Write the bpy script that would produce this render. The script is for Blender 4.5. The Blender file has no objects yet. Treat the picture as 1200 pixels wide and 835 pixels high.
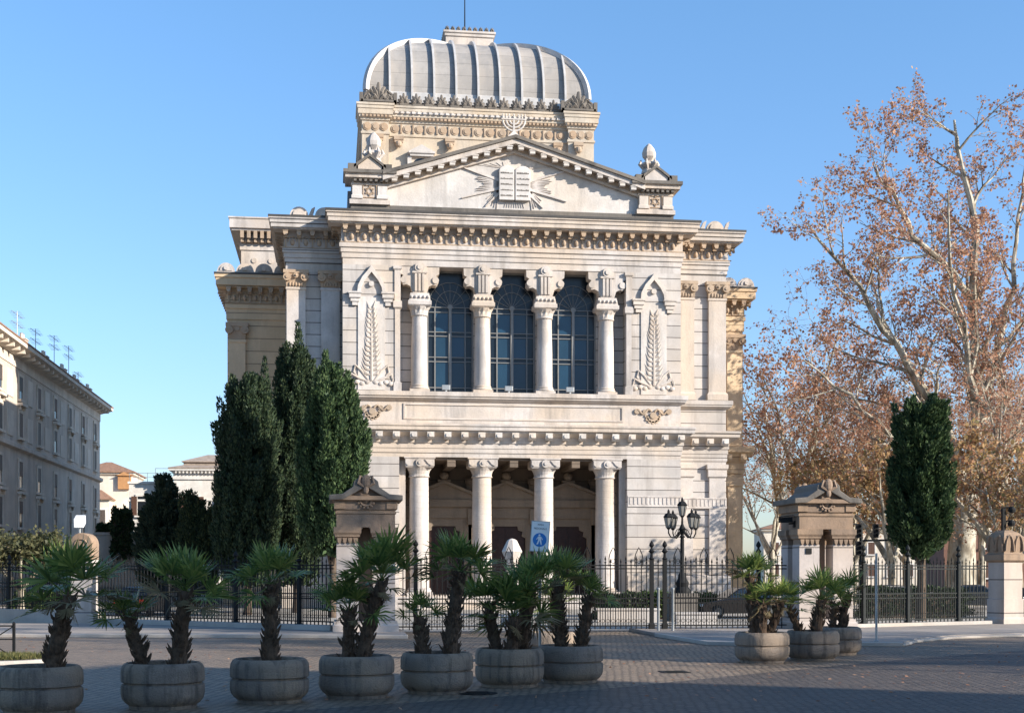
import bpy, bmesh, math, random
import numpy as np
from mathutils import Vector, Matrix
random.seed(7); RNG = np.random.default_rng(7)
R_ = math.radians
PI = math.pi
SC = bpy.context.scene
COL = SC.collection

# ------------------------------------------------------------------ camera frame (world: X along the facade, Y away, Z up)
TH = math.atan(212/1600)
FW = (math.sin(TH), math.cos(TH)); RT = (FW[1], -FW[0])
CAMD = 82.5; CAMH = 2.2; FPX = 1600; HY = 670
CX = -FW[0]*CAMD - .15*RT[0]; CY = -FW[1]*CAMD - .15*RT[1]
def at(px, d):
    """ground position (x, y) of a point seen at column px at distance d along the view axis"""
    u = (px-600)/FPX
    return CX+(FW[0]+RT[0]*u)*d, CY+(FW[1]+RT[1]*u)*d
def zat(py, d): return CAMH+(HY-py)/FPX*d
def gd(py): return CAMH*FPX/(py-HY)

# ------------------------------------------------------------------ object helpers
def link(o, parent=None):
    COL.objects.link(o)
    if parent is not None: o.parent = parent
    return o
def tag(o, label, cat, group=None, kind=None):
    o['label'] = label; o['category'] = cat
    if group: o['group'] = group
    if kind: o['kind'] = kind
    return o
def thing(name, label, cat, loc=(0,0,0), rz=0, group=None):
    o = bpy.data.objects.new(name, None); link(o)
    o.location = loc; o.rotation_euler = (0,0,rz); o.empty_display_size = .3
    return tag(o, label, cat, group)
def dup(o, loc=None, rz=None, sc=None, label=None, group=None, parent=None):
    c = o.copy(); link(c, parent)
    if loc is not None: c.location = loc
    if rz is not None: c.rotation_euler = (0,0,rz)
    if sc is not None: c.scale = (sc,sc,sc) if not isinstance(sc, tuple) else sc
    if label: c['label'] = label
    if group: c['group'] = group
    for ch in list(o.children): dup(ch, parent=c)
    return c

class MB:
    """collects shapes into one mesh"""
    def __init__(s): s.bm = bmesh.new(); s.mi = 0
    def face(s, vs):
        try:
            f = s.bm.faces.new(vs); f.material_index = s.mi; return f
        except ValueError: return None
    def box(s, x0,x1,y0,y1,z0,z1):
        v = [s.bm.verts.new(p) for p in ((x0,y0,z0),(x1,y0,z0),(x1,y1,z0),(x0,y1,z0),(x0,y0,z1),(x1,y0,z1),(x1,y1,z1),(x0,y1,z1))]
        for q in ((3,2,1,0),(4,5,6,7),(0,1,5,4),(1,2,6,5),(2,3,7,6),(3,0,4,7)): s.face([v[i] for i in q])
        return s
    def rings(s, x0,x1,y0,y1, prof):
        """stack of rectangles grown outwards by o at height z: walls, cornices, plinths"""
        prev = None
        for k,(o,z) in enumerate(prof):
            r = [s.bm.verts.new(p) for p in ((x0-o,y0-o,z),(x1+o,y0-o,z),(x1+o,y1+o,z),(x0-o,y1+o,z))]
            if prev:
                for i in range(4): s.face([prev[i],prev[(i+1)%4],r[(i+1)%4],r[i]])
            else: s.face(r[::-1])
            prev = r
        s.face(prev); return s
    def prism(s, pts, a0, a1, axis='y'):
        """2D outline extruded: axis y -> outline in x,z ; axis x -> outline in y,z ; axis z -> outline in x,y"""
        def P(u,v,a): return (u,a,v) if axis=='y' else ((a,u,v) if axis=='x' else (u,v,a))
        A = [s.bm.verts.new(P(u,v,a0)) for u,v in pts]; B = [s.bm.verts.new(P(u,v,a1)) for u,v in pts]
        n = len(pts)
        s.face(A); s.face(B[::-1])
        for i in range(n): s.face([A[(i+1)%n],A[i],B[i],B[(i+1)%n]])
        return s
    def lathe(s, prof, c=(0,0,0), seg=16, flute=0, fz=(0,0), sx=1, sy=1):
        prev=None
        for r,z in prof:
            ring=[]
            for i in range(seg):
                a=2*PI*i/seg; rr=r
                if flute and fz[0]<=z<=fz[1] and i%2: rr=r*(1-flute)
                ring.append(s.bm.verts.new((c[0]+rr*sx*math.cos(a), c[1]+rr*sy*math.sin(a), c[2]+z)))
            if prev:
                for i in range(seg): s.face([prev[i],prev[(i+1)%seg],ring[(i+1)%seg],ring[i]])
            else: s.face(ring[::-1])
            prev=ring
        s.face(prev); return s
    def tube(s, pts, rad, seg=6, cap=True):
        pts=[Vector(p) for p in pts]
        if not hasattr(rad,'__len__'): rad=[rad]*len(pts)
        prev=None; up=None
        for i,p in enumerate(pts):
            d=(pts[min(i+1,len(pts)-1)]-pts[max(i-1,0)])
            if d.length<1e-7: d=Vector((0,0,1))
            d.normalize()
            if up is None: up=d.orthogonal().normalized()
            else:
                up=up-d*up.dot(d)
                up=up.normalized() if up.length>1e-6 else d.orthogonal().normalized()
            w=d.cross(up)
            ring=[s.bm.verts.new(p+(up*math.cos(2*PI*k/seg)+w*math.sin(2*PI*k/seg))*rad[i]) for k in range(seg)]
            if prev:
                for k in range(seg): s.face([prev[k],prev[(k+1)%seg],ring[(k+1)%seg],ring[k]])
            elif cap: s.face(ring[::-1])
            prev=ring
        if cap: s.face(prev)
        return s
    def ball(s, c, r, seg=8, rings=6, sc=(1,1,1)):
        prof=[(max(1e-3,math.sin(PI*i/rings))*r, -math.cos(PI*i/rings)*r*sc[2]) for i in range(rings+1)]
        return s.lathe(prof, c, seg, sx=sc[0], sy=sc[1])
    def disc(s, cx, cz, r, y0, y1, seg=16, a0=0, a1=2*PI):
        n = seg if abs(a1-a0-2*PI)<1e-6 else seg+1
        return s.prism([(cx+r*math.cos(a0+(a1-a0)*i/seg), cz+r*math.sin(a0+(a1-a0)*i/seg)) for i in range(n)], y0, y1)
    def build(s, name, mats, parent=None, smooth=False, loc=None, bevel=0):
        bm=s.bm
        bmesh.ops.recalc_face_normals(bm, faces=bm.faces)
        me=bpy.data.meshes.new(name); bm.to_mesh(me); bm.free()
        if not isinstance(mats,(list,tuple)): mats=[mats]
        for m in mats: me.materials.append(m)
        if smooth:
            me.polygons.foreach_set('use_smooth',[True]*len(me.polygons))
            try: me.set_sharp_from_angle(angle=R_(40))
            except Exception: pass
        o=bpy.data.objects.new(name,me); link(o,parent)
        if loc is not None: o.location=loc
        if bevel:
            md=o.modifiers.new('bevel','BEVEL'); md.width=bevel; md.segments=2; md.limit_method='ANGLE'; md.angle_limit=R_(40)
        return o

def quads_mesh(name, V, mats, parent=None, midx=None, smooth=False):
    """V: (N,4,3) array of separate quads"""
    N=len(V); me=bpy.data.meshes.new(name)
    me.vertices.add(N*4); me.vertices.foreach_set('co', V.reshape(-1).astype(np.float32))
    me.loops.add(N*4); me.loops.foreach_set('vertex_index', np.arange(N*4,dtype=np.int32))
    me.polygons.add(N); me.polygons.foreach_set('loop_start', np.arange(0,N*4,4,dtype=np.int32))
    if not isinstance(mats,(list,tuple)): mats=[mats]
    for m in mats: me.materials.append(m)
    if midx is not None: me.polygons.foreach_set('material_index', midx.astype(np.int32))
    me.update(); me.validate()
    o=bpy.data.objects.new(name,me); link(o,parent); return o
def unit(a): return a/np.maximum(np.linalg.norm(a,axis=-1,keepdims=True),1e-9)
def leaves(c, u, n, L, W, mid=.45):
    """rhombic leaves from base c along u, lying across n"""
    v=unit(np.cross(n,u)); L=np.asarray(L).reshape(-1,1); W=np.asarray(W).reshape(-1,1)
    return np.stack([c, c+u*L*mid+v*W/2, c+u*L, c+u*L*mid-v*W/2],axis=1)

# ------------------------------------------------------------------ materials
def newmat(name):
    m=bpy.data.materials.new(name); m.use_nodes=True
    nt=m.node_tree; nt.nodes.clear()
    out=nt.nodes.new('ShaderNodeOutputMaterial'); b=nt.nodes.new('ShaderNodeBsdfPrincipled')
    nt.links.new(b.outputs[0],out.inputs[0]); return m,nt,b,out
def N(nt,t,**kw):
    n=nt.nodes.new(t)
    for k,v in kw.items(): setattr(n,k,v)
    return n
def math_(nt,op,a,b=None,c=None):
    n=N(nt,'ShaderNodeMath',operation=op)
    for i,x in enumerate((a,b,c)):
        if x is None: continue
        if isinstance(x,(int,float)): n.inputs[i].default_value=x
        else: nt.links.new(x,n.inputs[i])
    return n.outputs[0]
def mix(nt,f,a,b,mode='MIX'):
    n=N(nt,'ShaderNodeMix',data_type='RGBA',blend_type=mode)
    for i,x in ((0,f),(6,a),(7,b)):
        if isinstance(x,(int,float)): n.inputs[i].default_value=x
        elif isinstance(x,(tuple,list)): n.inputs[i].default_value=(*x[:3],1)
        else: nt.links.new(x,n.inputs[i])
    return n.outputs[2]
def ramp(nt,x,stops):
    n=N(nt,'ShaderNodeValToRGB'); nt.links.new(x,n.inputs[0]); e=n.color_ramp.elements
    while len(e)<len(stops): e.new(.5)
    for k,(p,c) in enumerate(stops):
        e[k].position=p; e[k].color=(*c[:3],1) if isinstance(c,(tuple,list)) else (c,c,c,1)
    return n.outputs[0]
def noise(nt,vec,scale,detail=4,rough=.6,mapscale=None):
    if mapscale:
        mp=N(nt,'ShaderNodeMapping'); mp.inputs['Scale'].default_value=mapscale; nt.links.new(vec,mp.inputs[0]); vec=mp.outputs[0]
    n=N(nt,'ShaderNodeTexNoise'); n.inputs['Scale'].default_value=scale; n.inputs['Detail'].default_value=detail; n.inputs['Roughness'].default_value=rough
    nt.links.new(vec,n.inputs['Vector']); return n.outputs[0]
def bump(nt,b,h,strength=.3,dist=.02):
    n=N(nt,'ShaderNodeBump'); n.inputs['Strength'].default_value=strength; n.inputs['Distance'].default_value=dist
    nt.links.new(h,n.inputs['Height']); nt.links.new(n.outputs[0],b.inputs['Normal'])
def objco(nt): return N(nt,'ShaderNodeTexCoord').outputs['Object']

def stone(name, col, dark, warm, course=0, phase=0, streak=.5, blotch=.5, rough=.8, joint=.5, block=1.9, grain=1.0, sc=1.0, bmp=.45):
    m,nt,b,_=newmat(name); co0=objco(nt)
    oi=N(nt,'ShaderNodeObjectInfo'); ad=N(nt,'ShaderNodeVectorMath',operation='ADD'); nt.links.new(co0,ad.inputs[0]); nt.links.new(math_(nt,'MULTIPLY',oi.outputs['Random'],60.0),ad.inputs[1]); co=ad.outputs[0]
    n1=noise(nt,co,.55*sc,6,.65); n2=noise(nt,co,1.0*sc,5,.6,(1.3,1.3,.16)); n3=noise(nt,co,9*grain,3,.7)
    n4=noise(nt,co,.23*sc,3,.5)
    c=mix(nt,ramp(nt,n1,[(.40,0),(.58,1)]),col,tuple(x*.80 for x in col))
    c=mix(nt,math_(nt,'MULTIPLY',ramp(nt,n4,[(.42,0),(.6,1)]),blotch),c,warm)
    c=mix(nt,math_(nt,'MULTIPLY',ramp(nt,n2,[(.49,0),(.68,1)]),streak),c,dark)
    c=mix(nt,math_(nt,'MULTIPLY',ramp(nt,n3,[(.45,0),(.75,1)]),.22),c,dark)
    h=n3
    if course:
        sp=N(nt,'ShaderNodeSeparateXYZ'); nt.links.new(co0,sp.inputs[0])
        zz=math_(nt,'DIVIDE',math_(nt,'SUBTRACT',sp.outputs[2],phase),course)
        fr=math_(nt,'FRACT',zz); fl=math_(nt,'FLOOR',zz)
        d=math_(nt,'MINIMUM',fr,math_(nt,'SUBTRACT',1.0,fr))
        jz=math_(nt,'LESS_THAN',d,.026/course)
        # per-course, per-block tone and thin upright joints
        xx=math_(nt,'ADD',math_(nt,'DIVIDE',math_(nt,'ADD',sp.outputs[0],math_(nt,'MULTIPLY',sp.outputs[1],1.0)),block),math_(nt,'MULTIPLY',math_(nt,'MODULO',fl,2),.5))
        fx=math_(nt,'FRACT',xx); dx=math_(nt,'MINIMUM',fx,math_(nt,'SUBTRACT',1.0,fx))
        jx=math_(nt,'LESS_THAN',dx,.008/block)
        wn=N(nt,'ShaderNodeTexWhiteNoise',noise_dimensions='2D'); cb=N(nt,'ShaderNodeCombineXYZ')
        nt.links.new(math_(nt,'FLOOR',xx),cb.inputs[0]); nt.links.new(fl,cb.inputs[1]); nt.links.new(cb.outputs[0],wn.inputs['Vector'])
        c=mix(nt,math_(nt,'MULTIPLY',wn.outputs[0],.42),c,tuple(x*.62 for x in col))
        j=math_(nt,'MAXIMUM',jz,math_(nt,'MULTIPLY',jx,.35))
        c=mix(nt,math_(nt,'MULTIPLY',j,joint),c,tuple(x*.22 for x in dark))
        h=math_(nt,'SUBTRACT',math_(nt,'MULTIPLY',n3,.3),math_(nt,'MULTIPLY',jz,1.0))
    nt.links.new(c,b.inputs['Base Color']); b.inputs['Roughness'].default_value=rough
    b.inputs['Specular IOR Level'].default_value=.25
    bump(nt,b,h,bmp,.03); return m

def plain(name,col,rough=.6,metal=0,var=.25,scale=3,bmp=.15,spec=.4):
    m,nt,b,_=newmat(name); co=objco(nt); n=noise(nt,co,scale,5,.65)
    c=mix(nt,ramp(nt,n,[(.35,0),(.7,1)]),col,tuple(x*(1-var) for x in col))
    nt.links.new(c,b.inputs['Base Color']); b.inputs['Roughness'].default_value=rough; b.inputs['Metallic'].default_value=metal
    b.inputs['Specular IOR Level'].default_value=spec
    if bmp: bump(nt,b,noise(nt,co,scale*8,3,.6),bmp,.01)
    return m
def leafmat(name, cols, trans=.35, rough=.6):
    m=bpy.data.materials.new(name); m.use_nodes=True; nt=m.node_tree; nt.nodes.clear()
    out=N(nt,'ShaderNodeOutputMaterial'); g=N(nt,'ShaderNodeNewGeometry')
    k=len(cols); c=ramp(nt,g.outputs['Random Per Island'],[(i/(k-1) if k>1 else 0,cc) for i,cc in enumerate(cols)])
    d=N(nt,'ShaderNodeBsdfPrincipled'); d.inputs['Roughness'].default_value=rough; d.inputs['Specular IOR Level'].default_value=.25
    t=N(nt,'ShaderNodeBsdfTranslucent'); ms=N(nt,'ShaderNodeMixShader'); ms.inputs[0].default_value=trans
    nt.links.new(c,d.inputs['Base Color']); nt.links.new(c,t.inputs['Color'])
    nt.links.new(d.outputs[0],ms.inputs[1]); nt.links.new(t.outputs[0],ms.inputs[2]); nt.links.new(ms.outputs[0],out.inputs[0]); return m

M={}
M['trav']=stone('travertine_coursed',(.53,.485,.45),(.26,.23,.205),(.50,.40,.30),course=.72,phase=.02,streak=.6,blotch=.6,joint=.85)
M['travp']=stone('travertine_smooth',(.55,.50,.462),(.25,.22,.195),(.51,.40,.295),streak=.65,blotch=.65)
M['travw']=stone('travertine_white',(.60,.56,.525),(.30,.27,.245),(.54,.44,.34),streak=.5,blotch=.5)
M['ochre']=stone('ochre_travertine_coursed',(.70,.52,.335),(.42,.31,.21),(.64,.45,.27),course=.85,phase=.1,streak=.3,blotch=.4,joint=.7)
M['ochrep']=stone('ochre_travertine_smooth',(.72,.55,.37),(.42,.32,.22),(.62,.44,.27),streak=.3,blotch=.4)
M['drum']=stone('drum_travertine',(.52,.455,.375),(.26,.215,.17),(.50,.385,.26),streak=.5,blotch=.6)
M['carved']=stone('carved_travertine',(.44,.34,.25),(.20,.15,.11),(.40,.27,.17),streak=.55,blotch=.6,grain=2)
M['worn']=stone('lichen_dark_stone',(.15,.135,.12),(.055,.05,.045),(.22,.185,.15),streak=.6,blotch=.5)
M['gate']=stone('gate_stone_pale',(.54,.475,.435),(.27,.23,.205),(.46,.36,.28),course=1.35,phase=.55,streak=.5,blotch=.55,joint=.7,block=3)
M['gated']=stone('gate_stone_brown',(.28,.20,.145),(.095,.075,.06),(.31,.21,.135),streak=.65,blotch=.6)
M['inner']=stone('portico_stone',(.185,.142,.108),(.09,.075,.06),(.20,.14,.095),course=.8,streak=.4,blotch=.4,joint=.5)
M['surround']=stone('door_surround_stone',(.29,.23,.175),(.14,.11,.085),(.28,.205,.14),streak=.4,blotch=.5)
M['roof']=plain('lead_roof',(.24,.24,.24),.6,0,.3,1.5)
M['gutter']=plain('dark_gutter',(.06,.055,.05),.6)
M['dome']=stone('aluminium_sheet',(.37,.345,.32),(.21,.205,.20),(.36,.31,.26),course=1.1,streak=.6,blotch=.5,rough=.55,joint=.3,block=50)
M['domerib']=plain('aluminium_rib',(.50,.48,.46),.45,.1,.25,2,.05)
M['iron']=plain('black_iron',(.012,.0125,.013),.7,0,.3,6,.1,.2)
M['irong']=plain('green_black_iron',(.016,.019,.019),.7,0,.3,6,.1,.2)
M['steel']=plain('galvanised_steel',(.36,.37,.37),.45,.5,.2,5)
M['white']=plain('white_paint',(.78,.78,.77),.5,0,.08,4,.03)
M['wood']=plain('dark_door_wood',(.045,.018,.012),.5,0,.4,4)
M['mull']=plain('window_bar_paint',(.20,.20,.195),.5,0,.2,4,.05)
M['concrete']=stone('planter_concrete',(.245,.20,.165),(.075,.064,.055),(.31,.235,.17),streak=.8,blotch=.75,grain=3.5,sc=5,bmp=.9)
M['soil']=plain('soil',(.05,.035,.025),.95,0,.5,12,.8)
M['trunkpalm']=plain('palm_fibre',(.13,.082,.052),.95,0,.65,14,1.0)
M['bark']=plain('brown_bark',(.12,.085,.06),.95,0,.5,6,.8)
def planebark():
    m,nt,b,_=newmat('plane_bark'); co=objco(nt)
    n=noise(nt,co,1.6,4,.6,(1,1,.45)); c=ramp(nt,n,[(.32,(.10,.08,.055)),(.47,(.24,.205,.15)),(.56,(.42,.38,.30)),(.7,(.30,.26,.19))])
    nt.links.new(c,b.inputs['Base Color']); b.inputs['Roughness'].default_value=.85; bump(nt,b,noise(nt,co,7,3),.3,.03); return m
M['plane']=planebark()
def glass(name,col,rough=.08,spec=.6):
    m,nt,b,_=newmat(name); co=objco(nt); n=noise(nt,co,.7,3)
    c=mix(nt,n,col,tuple(x*.55 for x in col)); gi=N(nt,'ShaderNodeNewGeometry'); c=mix(nt,math_(nt,'MULTIPLY',gi.outputs['Random Per Island'],.55),c,(.012,.018,.025)); nt.links.new(c,b.inputs['Base Color'])
    b.inputs['Roughness'].default_value=rough; b.inputs['Specular IOR Level'].default_value=spec
    bump(nt,b,noise(nt,co,.9,2),.06,.05); return m
M['gsky']=glass('sky_reflection_glass',(.018,.060,.11),.2,.4)  # blue of the reflected sky is put into the pane colour
M['gdark']=glass('dark_leaded_glass',(.012,.02,.032),.22,.35)
M['pane']=glass('house_window_glass',(.022,.026,.032),.12,.3)
M['lampglass']=glass('lamp_glass',(.42,.40,.36),.15,.5)
M['shutter']=plain('brown_shutter',(.11,.055,.035),.6,0,.25,5)
M['shutterg']=plain('grey_brown_shutter',(.10,.078,.066),.6,0,.25,5)
M['plaster']=stone('grey_plaster',(.60,.515,.435),(.32,.27,.23),(.58,.46,.35),streak=.5,blotch=.4,rough=.9)
M['plasterl']=stone('grey_plaster_trim',(.68,.60,.51),(.38,.33,.28),(.62,.51,.40),streak=.4,blotch=.4,rough=.9)
M['cream']=stone('cream_plaster',(.74,.66,.55),(.48,.41,.34),(.72,.58,.44),streak=.3,blotch=.3,rough=.9)
M['whitepl']=stone('white_plaster',(.74,.71,.66),(.46,.42,.38),(.68,.58,.48),streak=.3,blotch=.3,rough=.9)
M['orange']=plain('orange_plaster',(.46,.235,.10),.9,0,.2,2)
M['brick']=plain('red_brown_plaster',(.22,.115,.08),.9,0,.3,1)
M['tile']=plain('terracotta_tiles',(.30,.17,.11),.9,0,.45,3,.4)
M['tilel']=plain('grey_brown_tiles',(.36,.29,.235),.9,0,.4,2,.4)
M['blue']=plain('sign_blue',(.01,.17,.50),.4,0,.05,3,0)
M['black']=plain('black_paint',(.012,.012,.012),.5,0,.1,3,0)
M['rubber']=plain('rubber',(.02,.02,.02),.8,0,.2,8)
M['carb']=plain('brown_car_paint',(.075,.055,.045),.25,.3,.1,2,0,.6)
M['card']=plain('dark_car_paint',(.02,.022,.026),.25,.2,.1,2,0,.6)
M['cars']=plain('grey_car_paint',(.12,.125,.13),.3,.5,.1,2,0,.6)
M['carglass']=plain('car_glass',(.015,.02,.025),.08,0,.1,2,0,.7)
M['red']=plain('tail_light_red',(.55,.03,.015),.3,0,.1,4,0)
M['lens']=plain('headlight_lens',(.6,.6,.6),.15,0,.1,4,0)
M['cyp']=leafmat('cypress_leaf',[(.010,.020,.012),(.020,.038,.020),(.038,.062,.028),(.065,.085,.038)],.15)
M['yew']=leafmat('conifer_leaf',[(.012,.026,.013),(.03,.06,.025),(.065,.105,.040),(.09,.13,.05)],.15)
M['fir']=leafmat('blue_green_conifer_leaf',[(.015,.028,.018),(.03,.05,.032),(.05,.07,.045)],.12)
M['rust']=leafmat('rust_plane_leaf',[(.24,.11,.07),(.39,.195,.12),(.49,.275,.175),(.54,.33,.205),(.33,.19,.15)],.5)
M['gold']=leafmat('yellow_plane_leaf',[(.26,.12,.07),(.38,.22,.11),(.46,.30,.14),(.32,.20,.09),(.24,.20,.08)],.4)
M['palm']=leafmat('palm_leaf',[(.06,.10,.03),(.11,.165,.042),(.18,.23,.055),(.28,.29,.09)],.25,.35)
M['palmdry']=leafmat('dry_palm_leaf',[(.16,.12,.06),(.22,.17,.09)],.2)
M['hedge']=leafmat('hedge_leaf',[(.02,.04,.012),(.05,.085,.025),(.09,.12,.03)],.2)
M['pale']=leafmat('pale_leaf',[(.05,.06,.03),(.085,.085,.04),(.13,.12,.055)],.3)
M['ivy']=leafmat('ivy_leaf',[(.015,.03,.012),(.03,.05,.018),(.05,.075,.03)],.2)

def cobble(name,col,sc,lo=.5):
    m,nt,b,_=newmat(name); co=objco(nt)
    mp=N(nt,'ShaderNodeMapping'); mp.inputs['Rotation'].default_value=(0,0,R_(38)); nt.links.new(co,mp.inputs[0])
    wob=N(nt,'ShaderNodeVectorMath',operation='ADD'); nz=N(nt,'ShaderNodeTexNoise'); nz.inputs['Scale'].default_value=.9; nt.links.new(co,nz.inputs['Vector'])
    ws=N(nt,'ShaderNodeVectorMath',operation='SCALE'); ws.inputs['Scale'].default_value=.25; nt.links.new(nz.outputs['Color'],ws.inputs[0])
    nt.links.new(mp.outputs[0],wob.inputs[0]); nt.links.new(ws.outputs[0],wob.inputs[1])
    br=N(nt,'ShaderNodeTexBrick'); br.inputs['Scale'].default_value=sc; br.inputs['Mortar Size'].default_value=.15; br.inputs['Mortar Smooth'].default_value=.35
    br.inputs['Brick Width'].default_value=1; br.inputs['Row Height'].default_value=1; br.offset=.5
    br.inputs['Color1'].default_value=(*col,1); br.inputs['Color2'].default_value=(*[x*lo for x in col],1); br.inputs['Mortar'].default_value=(*[x*.07 for x in col],1)
    nt.links.new(wob.outputs[0],br.inputs['Vector'])
    n=noise(nt,co,.28,5,.6); n2=noise(nt,co,30,3,.6)
    c=mix(nt,math_(nt,'MULTIPLY',ramp(nt,n,[(.4,0),(.65,1)]),.45),br.outputs[0],tuple(x*.6 for x in col))
    c=mix(nt,math_(nt,'MULTIPLY',n2,.25),c,tuple(x*1.25 for x in col))
    nt.links.new(c,b.inputs['Base Color']); b.inputs['Roughness'].default_value=.62
    h=math_(nt,'ADD',math_(nt,'SUBTRACT',1.0,br.outputs['Fac']),math_(nt,'MULTIPLY',n2,.25))
    bump(nt,b,h,1.0,.05); return m
M['cob']=cobble('sampietrini_cobbles',(.30,.22,.15),5.2,.5)
M['cobd']=cobble('shaded_road_cobbles',(.125,.096,.074),5.0,.4)  # road cobbles, darkened partly to hold the foreground shadow
M['pave']=stone('sidewalk_paving',(.30,.27,.245),(.17,.15,.14),(.33,.27,.22),streak=.3,blotch=.5,grain=2)
M['kerb']=stone('travertine_kerb',(.42,.385,.35),(.22,.20,.18),(.42,.34,.27),streak=.3,blotch=.5,grain=3)
M['yard']=plain('yard_gravel',(.34,.31,.27),.95,0,.35,2,.5)
M['grass']=leafmat('grass_blade',[(.05,.07,.02),(.12,.12,.04),(.20,.17,.07)],.3)

# ================================================================== SETTING
def ground_sheet(name, pts, z, mat, kind='structure'):
    b=MB(); b.face([b.bm.verts.new((x,y,z)) for x,y in pts]); o=b.build(name,mat); o['kind']=kind; return o
ground_sheet('ground',[(-1500,-1500),(1500,-1500),(1500,2500),(-1500,2500)],0,M['cob'])
# carriageway past the planters; its edge and darker colour include painted-in foreground shadow
e0=[at(-260,19.6),at(100,19.6),at(330,21.6),at(520,23.4),at(700,25.6),at(900,30.0),at(1060,34.5),at(1300,42)]
road=[(x,y) for x,y in e0]+[(90,-28),(90,-130),(-60,-130),(-60,-70)]
ground_sheet('carriageway',road,.004,M['cobd'])
FY=-32.7     # line of the gates and the middle fence
# sidewalk in front of the left fence, and the right sidewalk (kerb steps of 12 cm)
def slab(name,pts,h,mat):
    b=MB(); b.prism(pts,0.0,h,'z'); o=b.build(name,mat,bevel=.02); o['kind']='structure'; return o
lp=[at(-200,46.5),at(250,46.0),at(478,45.4),(at(478,45.4)[0],FY+1.2),(-9,FY+1.2),(-12,-29.5),(-21,-24.5),(-42,-20)]
slab('left_sidewalk',lp,.12,M['pave'])
kp=[at(-200,46.5),at(250,46.0),at(478,45.4),at(478,45.1),at(250,45.7),at(-200,46.2)]
slab('left_kerb',kp,.125,M['kerb'])
rx0,ry0=at(768,46.9)
rp=[(rx0,FY+1),at(768,46.9),at(830,41.4),at(872,40.9),at(1058,40.6),at(1075,43.2),at(1120,45.5),at(1300,49),at(1300,58),at(1100,58),(9,FY+1.2)]
slab('right_sidewalk',rp,.12,M['pave'])
kr=[at(768,46.9),at(830,41.4),at(872,40.9),at(1058,40.6),at(1058,40.3),at(872,40.6),at(829,41.05),at(767,46.6)]
slab('right_kerb',kr,.125,M['kerb'])
kr2=[at(1058,40.6),at(1075,43.2),at(1120,45.5),at(1300,49),at(1300,48.6),at(1120,45.1),at(1076,42.8),at(1058.5,40.3)]
slab('ramp_kerb',kr2,.085,M['kerb'])
ground_sheet('yard',[(-60,FY+1.5),(60,FY+1.5),(60,60),(-60,60)],.006,M['yard'])

# ================================================================== SYNAGOGUE
SYN=thing('synagogue','pale travertine synagogue with square aluminium dome, pediment and columned portico','building',(0,0,0))
HW=10.3
# ---- lower storey
b=MB(); b.rings(-HW-.25,HW+.25,-.25,11.6,[(0,0),(0,.62),(-.1,.8)]); b.build('podium',M['travp'],SYN)
b=MB()
for k in range(5): b.box(-8.2,8.2,-.3-.36*(5-k),-.24,.003+.15*k,.15*(k+1)+.003)
b.build('steps',M['travp'],SYN)
for s in (-1,1):
    b=MB(); x0,x1=sorted((s*6.95,s*HW)); b.box(x0,x1,0,11.6,.8,9.1)
    b.build('lower_wall',M['trav'],SYN)
    b=MB(); x0,x1=sorted((s*6.97,s*(HW+.1))); b.box(x0,x1,-.12,.3,.8,2.0); b.build('plinth',M['travp'],SYN); b=MB(); b.box(x0,x1,-.07,.3,6.2,6.32); b.box(x0,x1,-.07,.3,6.78,6.86); b.box(x0+.01,x1-.01,-.03,.25,6.315,6.785)
    x=x0+.12
    while x<x1-.1: b.box(x,x+.1,-.06,.1,6.35,6.75); x+=.26
    b.build('fluted_band',M['travp'],SYN)
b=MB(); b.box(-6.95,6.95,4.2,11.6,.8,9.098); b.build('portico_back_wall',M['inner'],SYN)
b=MB(); b.box(-6.94,6.94,.2,4.19,8.95,9.096); 
for x in (-3.8,0,3.8): b.box(x-.25,x+.25,.2,4.19,8.55,8.95)
b.build('portico_ceiling',M['inner'],SYN)
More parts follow.
